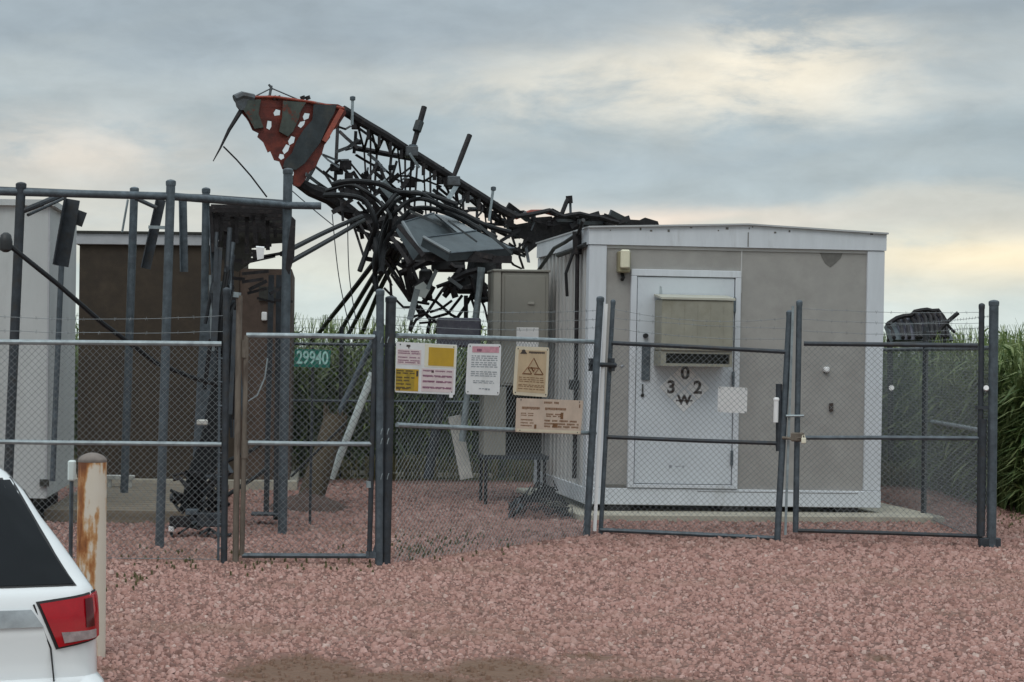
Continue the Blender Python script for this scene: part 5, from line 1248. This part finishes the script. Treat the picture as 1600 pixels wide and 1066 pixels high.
# ================================================================ bollard
bD = 10.9; bp0 = W(141, 1010, bD)
bo = thing('bollard', 'rust streaked cream steel bollard with a domed cap beside the white car', 'bollard', (bp0.x, bD, 0))
zt = W(141, 722, bD).z
rr_ = 23*bD/F
MB().lathe([(rr_*1.04, -.1), (rr_*1.03, .2), (rr_, zt*.6), (rr_*.97, zt)], (0, 0, 0), 32).build('bollard_tube', M['bollard'], bo, False, True)
MB().lathe([(rr_*.98, zt+.0005), (rr_*1.0, zt+.012), (rr_*.95, zt+.02), (rr_*.75, zt+.036), (rr_*.5, zt+.046), (rr_*.25, zt+.052), (.003, zt+.054)], (0, 0, 0), 32).build('dome_cap', M['bollard_cap'], bo, False, True)
a = W(107, 751, bD+.15); c = W(119, 719, bD+.15)
MB().box((a.x-bp0.x, .10, a.z), (c.x-bp0.x, .16, c.z), .008).build('reflector', M['pvc'], bo)
MB().tube([(a.x-bp0.x+.02, .13, a.z), (a.x-bp0.x+.02, .13, -.05)], .012, 8).build('reflector_stake', M['galv'], bo)

# ================================================================ white car (rear right corner in view)
cD = 7.9; cz = -.41
cxw = W(150, 935, cD).x-.94
car = thing('parked_car', 'white sport utility car seen from behind at the lower left edge', 'car', (cxw, cD, cz))
YAW = math.radians(17); car.rotation_euler = (0, 0, YAW)
pv = Vector((.94, .1, 0)); pw_ = Vector((cxw, cD, cz))+pv; pr = Matrix.Rotation(YAW, 3, 'Z') @ pv; car.location = pw_-pr
LV = [(.30, .80, .10, 4.45), (.36, .86, .02, 4.62), (.50, .93, -.05, 4.72), (.62, .965, -.10, 4.75), (.70, .972, -.11, 4.75), (.745, .975, -.10, 4.74), (.785, .966, -.06, 4.73), (.81, .948, -.01, 4.73), (.87, .948, .0, 4.72), (.97, .945, .0, 4.70), (1.06, .944, .01, 4.62), (1.136, .940, .03, 4.50)]
LV2 = [(1.16, .929, .05, 3.75), (1.18, .916, .07, 3.62), (1.25, .870, .11, 3.38), (1.348, .804, .17, 3.10), (1.443, .735, .23, 2.85), (1.55, .67, .30, 2.60), (1.626, .603, .36, 2.42), (1.665, .545, .36, 2.30), (1.69, .48, .33, 2.22), (1.712, .38, .37, 2.12), (1.725, .2, .45, 2.0)]
ALL = LV+LV2
def lv(z):
    if z <= ALL[0][0]: return ALL[0][1:]
    for p_, q_ in zip(ALL, ALL[1:]):
        if p_[0] <= z <= q_[0]:
            t = (z-p_[0])/(q_[0]-p_[0]); return tuple(p_[i]+(q_[i]-p_[i])*t for i in (1, 2, 3))
    return ALL[-1][1:]
def rc(z): return .13 if z < 1.15 else .10
def yr(x, z, w=None, r0=None):
    if w is None: w, r0, _ = lv(z)
    c = rc(z); k = abs(x)-(w-c); y = r0+.05*(min(abs(x), w)/.95)**2
    if k > 0: k = min(k, c); y += c-math.sqrt(max(0, c*c-k*k))
    return y
def contour(z):
    w, r0, f0 = lv(z); pts = []
    xs = [w*math.sin(math.radians(a)) for a in (90, 84, 76, 68, 60, 48, 34, 17)]
    xs = xs+[0]+[-x for x in reversed(xs)]
    for x in xs: pts.append((x, yr(x, z, w, r0), z))           # rear, right to left
    n = len(xs); ym = yr(w, z, w, r0)
    for t in (.25, .5, .75): pts.append((-w, ym+(f0-.5-ym)*t, z))
    for i in range(n):
        x = -xs[i]; k = abs(x)/w; pts.append((x*(1-.10*0), f0-.45*k**3, z))
    for t in (.75, .5, .25): pts.append((w, ym+(f0-.5-ym)*t, z))
    return pts
b = MB(); rings = [contour(z) for z, *_ in ALL]; n = len(rings[0])
vs = [p_ for r_ in rings for p_ in r_]; fs = [(i*n+j, i*n+(j+1) % n, (i+1)*n+(j+1) % n, (i+1)*n+j) for i in range(len(rings)-1) for j in range(n)]
fs.append(list(range(n))[::-1]); fs.append([(len(rings)-1)*n+j for j in range(n)])
b.add(vs, fs).build('body', M['suv_paint'], car, False, True)
def patch(fn_poly, d, th, nu=10, nv=6):
    """fn_poly(u,v)->(x,z) on rear surface"""
    g = [[fn_poly(i/nu, j/nv) for i in range(nu+1)] for j in range(nv+1)]
    v = []; 
    for lay in (d+th, d):
        for row in g:
            for x, z in row: v.append((x+(.6*lay if abs(x) > lv(z)[0]-rc(z)*.6 else 0)*(1 if x > 0 else -1), yr(x, z)-lay, z))
    m_ = (nu+1); N_ = m_*(nv+1); f_ = []
    for j in range(nv):
        for i in range(nu):
            a = j*m_+i; f_.append((a, a+1, a+1+m_, a+m_)); f_.append((N_+a, N_+a+m_, N_+a+1+m_, N_+a+1))
    ring = [i for i in range(nu)]+[j*m_+nu for j in range(nv)]+[nv*m_+nu-i for i in range(nu)]+[(nv-j)*m_ for j in range(nv)]
    for k in range(len(ring)): a, c = ring[k], ring[(k+1) % len(ring)]; f_.append((a, c, c+N_, a+N_))
    return MB().add(v, f_)
def bil(p00, p10, p11, p01): return lambda u, v: tuple((p00[i]*(1-u)+p10[i]*u)*(1-v)+(p01[i]*(1-u)+p11[i]*u)*v for i in (0, 1))
def gwin(u, v): z = 1.185+v*.415; w = .835-(.235*v**.9); return ((u*2-1)*w, z)
patch(lambda u, v: ((u*2-1)*((.848-(.236*v**.9))), 1.176+v*.432), .0005, .003, 24, 10).build('window_seal', M['car_plastic'], car, False, True)
rw = patch(gwin, .002, .006, 24, 10).build('rear_window', M['glass_dark'], car, False, True)
MB().tube([(-.05, .02, 1.20), (.1, .06, 1.26), (.38, .075, 1.215)], .012, 6).build('rear_wiper', M['car_plastic'], rw)
patch(lambda u, v: ((u*2-1)*.46, 1.63+v*.03), .01, .03, 16, 3).build('roof_spoiler', M['suv_paint'], car, False, True)
# tail lights
for sg in (1, -1):
    s3 = lambda q: (q[0]*sg, q[1])
    patch(bil(s3((.752, .925)), s3((.9385, .955)), s3((.9385, 1.150)), s3((.670, 1.120))), .0005, .004, 12, 8).build('lamp_gasket', M['car_plastic'], car, False, True)
    tl = patch(bil(s3((.762, .935)), s3((.938, .965)), s3((.9385, 1.142)), s3((.685, 1.112))), .002, .014, 12, 8).build('tail_light', M['red_lens'], car, False, True)
    patch(bil(s3((.785, .952)), s3((.915, .965)), s3((.915, .998)), s3((.772, .996))), .017, .004, 8, 3).build('reverse_lens', M['clear_lens'], tl, False, True)
    patch(bil(s3((.868, 1.012)), s3((.908, 1.012)), s3((.900, 1.128)), s3((.865, 1.126))), .0165, .003, 4, 6).build('dark_lens', M['red_lens_dark'], tl, False, True)
patch(lambda u, v: ((u*2-1)*(.70-.05*v), 1.02+v*.07), .002, .010, 16, 3).build('handle_recess', M['strip'], car, False, True)
patch(lambda u, v: ((u*2-1)*.30, .80+v*.15), .004, .004, 8, 3).build('number_plate', M['sign_white'], car, False, True)
patch(lambda u, v: ((u*2-1)*(.62), .762+v*.006), .003, .006, 12, 2).build('tailgate_seam', M['car_plastic'], car, False, True)
# tailgate shut lines beside lights
b = MB()
for sg in (1, -1): b.tube([(sg*.66, yr(.66, 1.11)-.002, 1.11), (sg*.73, yr(.73, .93)-.002, .93), (sg*.74, yr(.74, .80)-.002, .80)], .004, 5)
b.build('shut_line', M['car_plastic'], car)
MB().box((.60, -.075, .655), (.74, -.03, .735), .01).box((-.74, -.075, .655), (-.60, -.03, .735), .01).build('bumper_reflector', M['red_lens_dark'], car)
for sg in (1, -1):
    v = []
    for (y, z0, z1) in ((.45, 1.20, 1.55), (1.3, 1.19, 1.60), (2.3, 1.18, 1.60), (3.0, 1.18, 1.36)):
        for z in (z0, z1): v.append((sg*(lv(z)[0]+.006), y, z))
    MB().add(v, [(0, 1, 3, 2), (2, 3, 5, 4), (4, 5, 7, 6)]).build('side_window', M['glass_dark'], car)
    MB().tube([(sg*.50, .6, 1.72), (sg*.50, .75, 1.745), (sg*.50, 2.1, 1.745), (sg*.50, 2.2, 1.71)], .014, 8).build('roof_rail', M['chrome'], car)
    MB().box((sg*.96-.07, 2.95, 1.12), (sg*.96+.07, 3.15, 1.27), .03).build('wing_mirror', M['suv_paint'], car)
    for y in (.95, 3.85):
        t_ = MB(); t_.lathe([(.20, -.11), (.33, -.115), (.375, -.09), (.38, 0), (.375, .09), (.33, .115), (.20, .11)], (0, 0, 0), 28)
        w_ = t_.build('wheel', M['tyre'], car, False, True); w_.rotation_euler = (0, math.pi/2, 0); w_.location = (sg*.86, y, .38)
        MB().lathe([(.02, -.08), (.22, -.10), (.225, .10), (.19, .118), (.05, .10), (.02, .10)], (0, 0, 0), 20).build('rim', M['chrome'], w_, False, True)

# grass edge beyond the gravel at far right + distant tree line
for k, (px, w_, h_) in enumerate(((520, 30, 12), (580, 18, 8), (1590, 25, 14))):
    pass
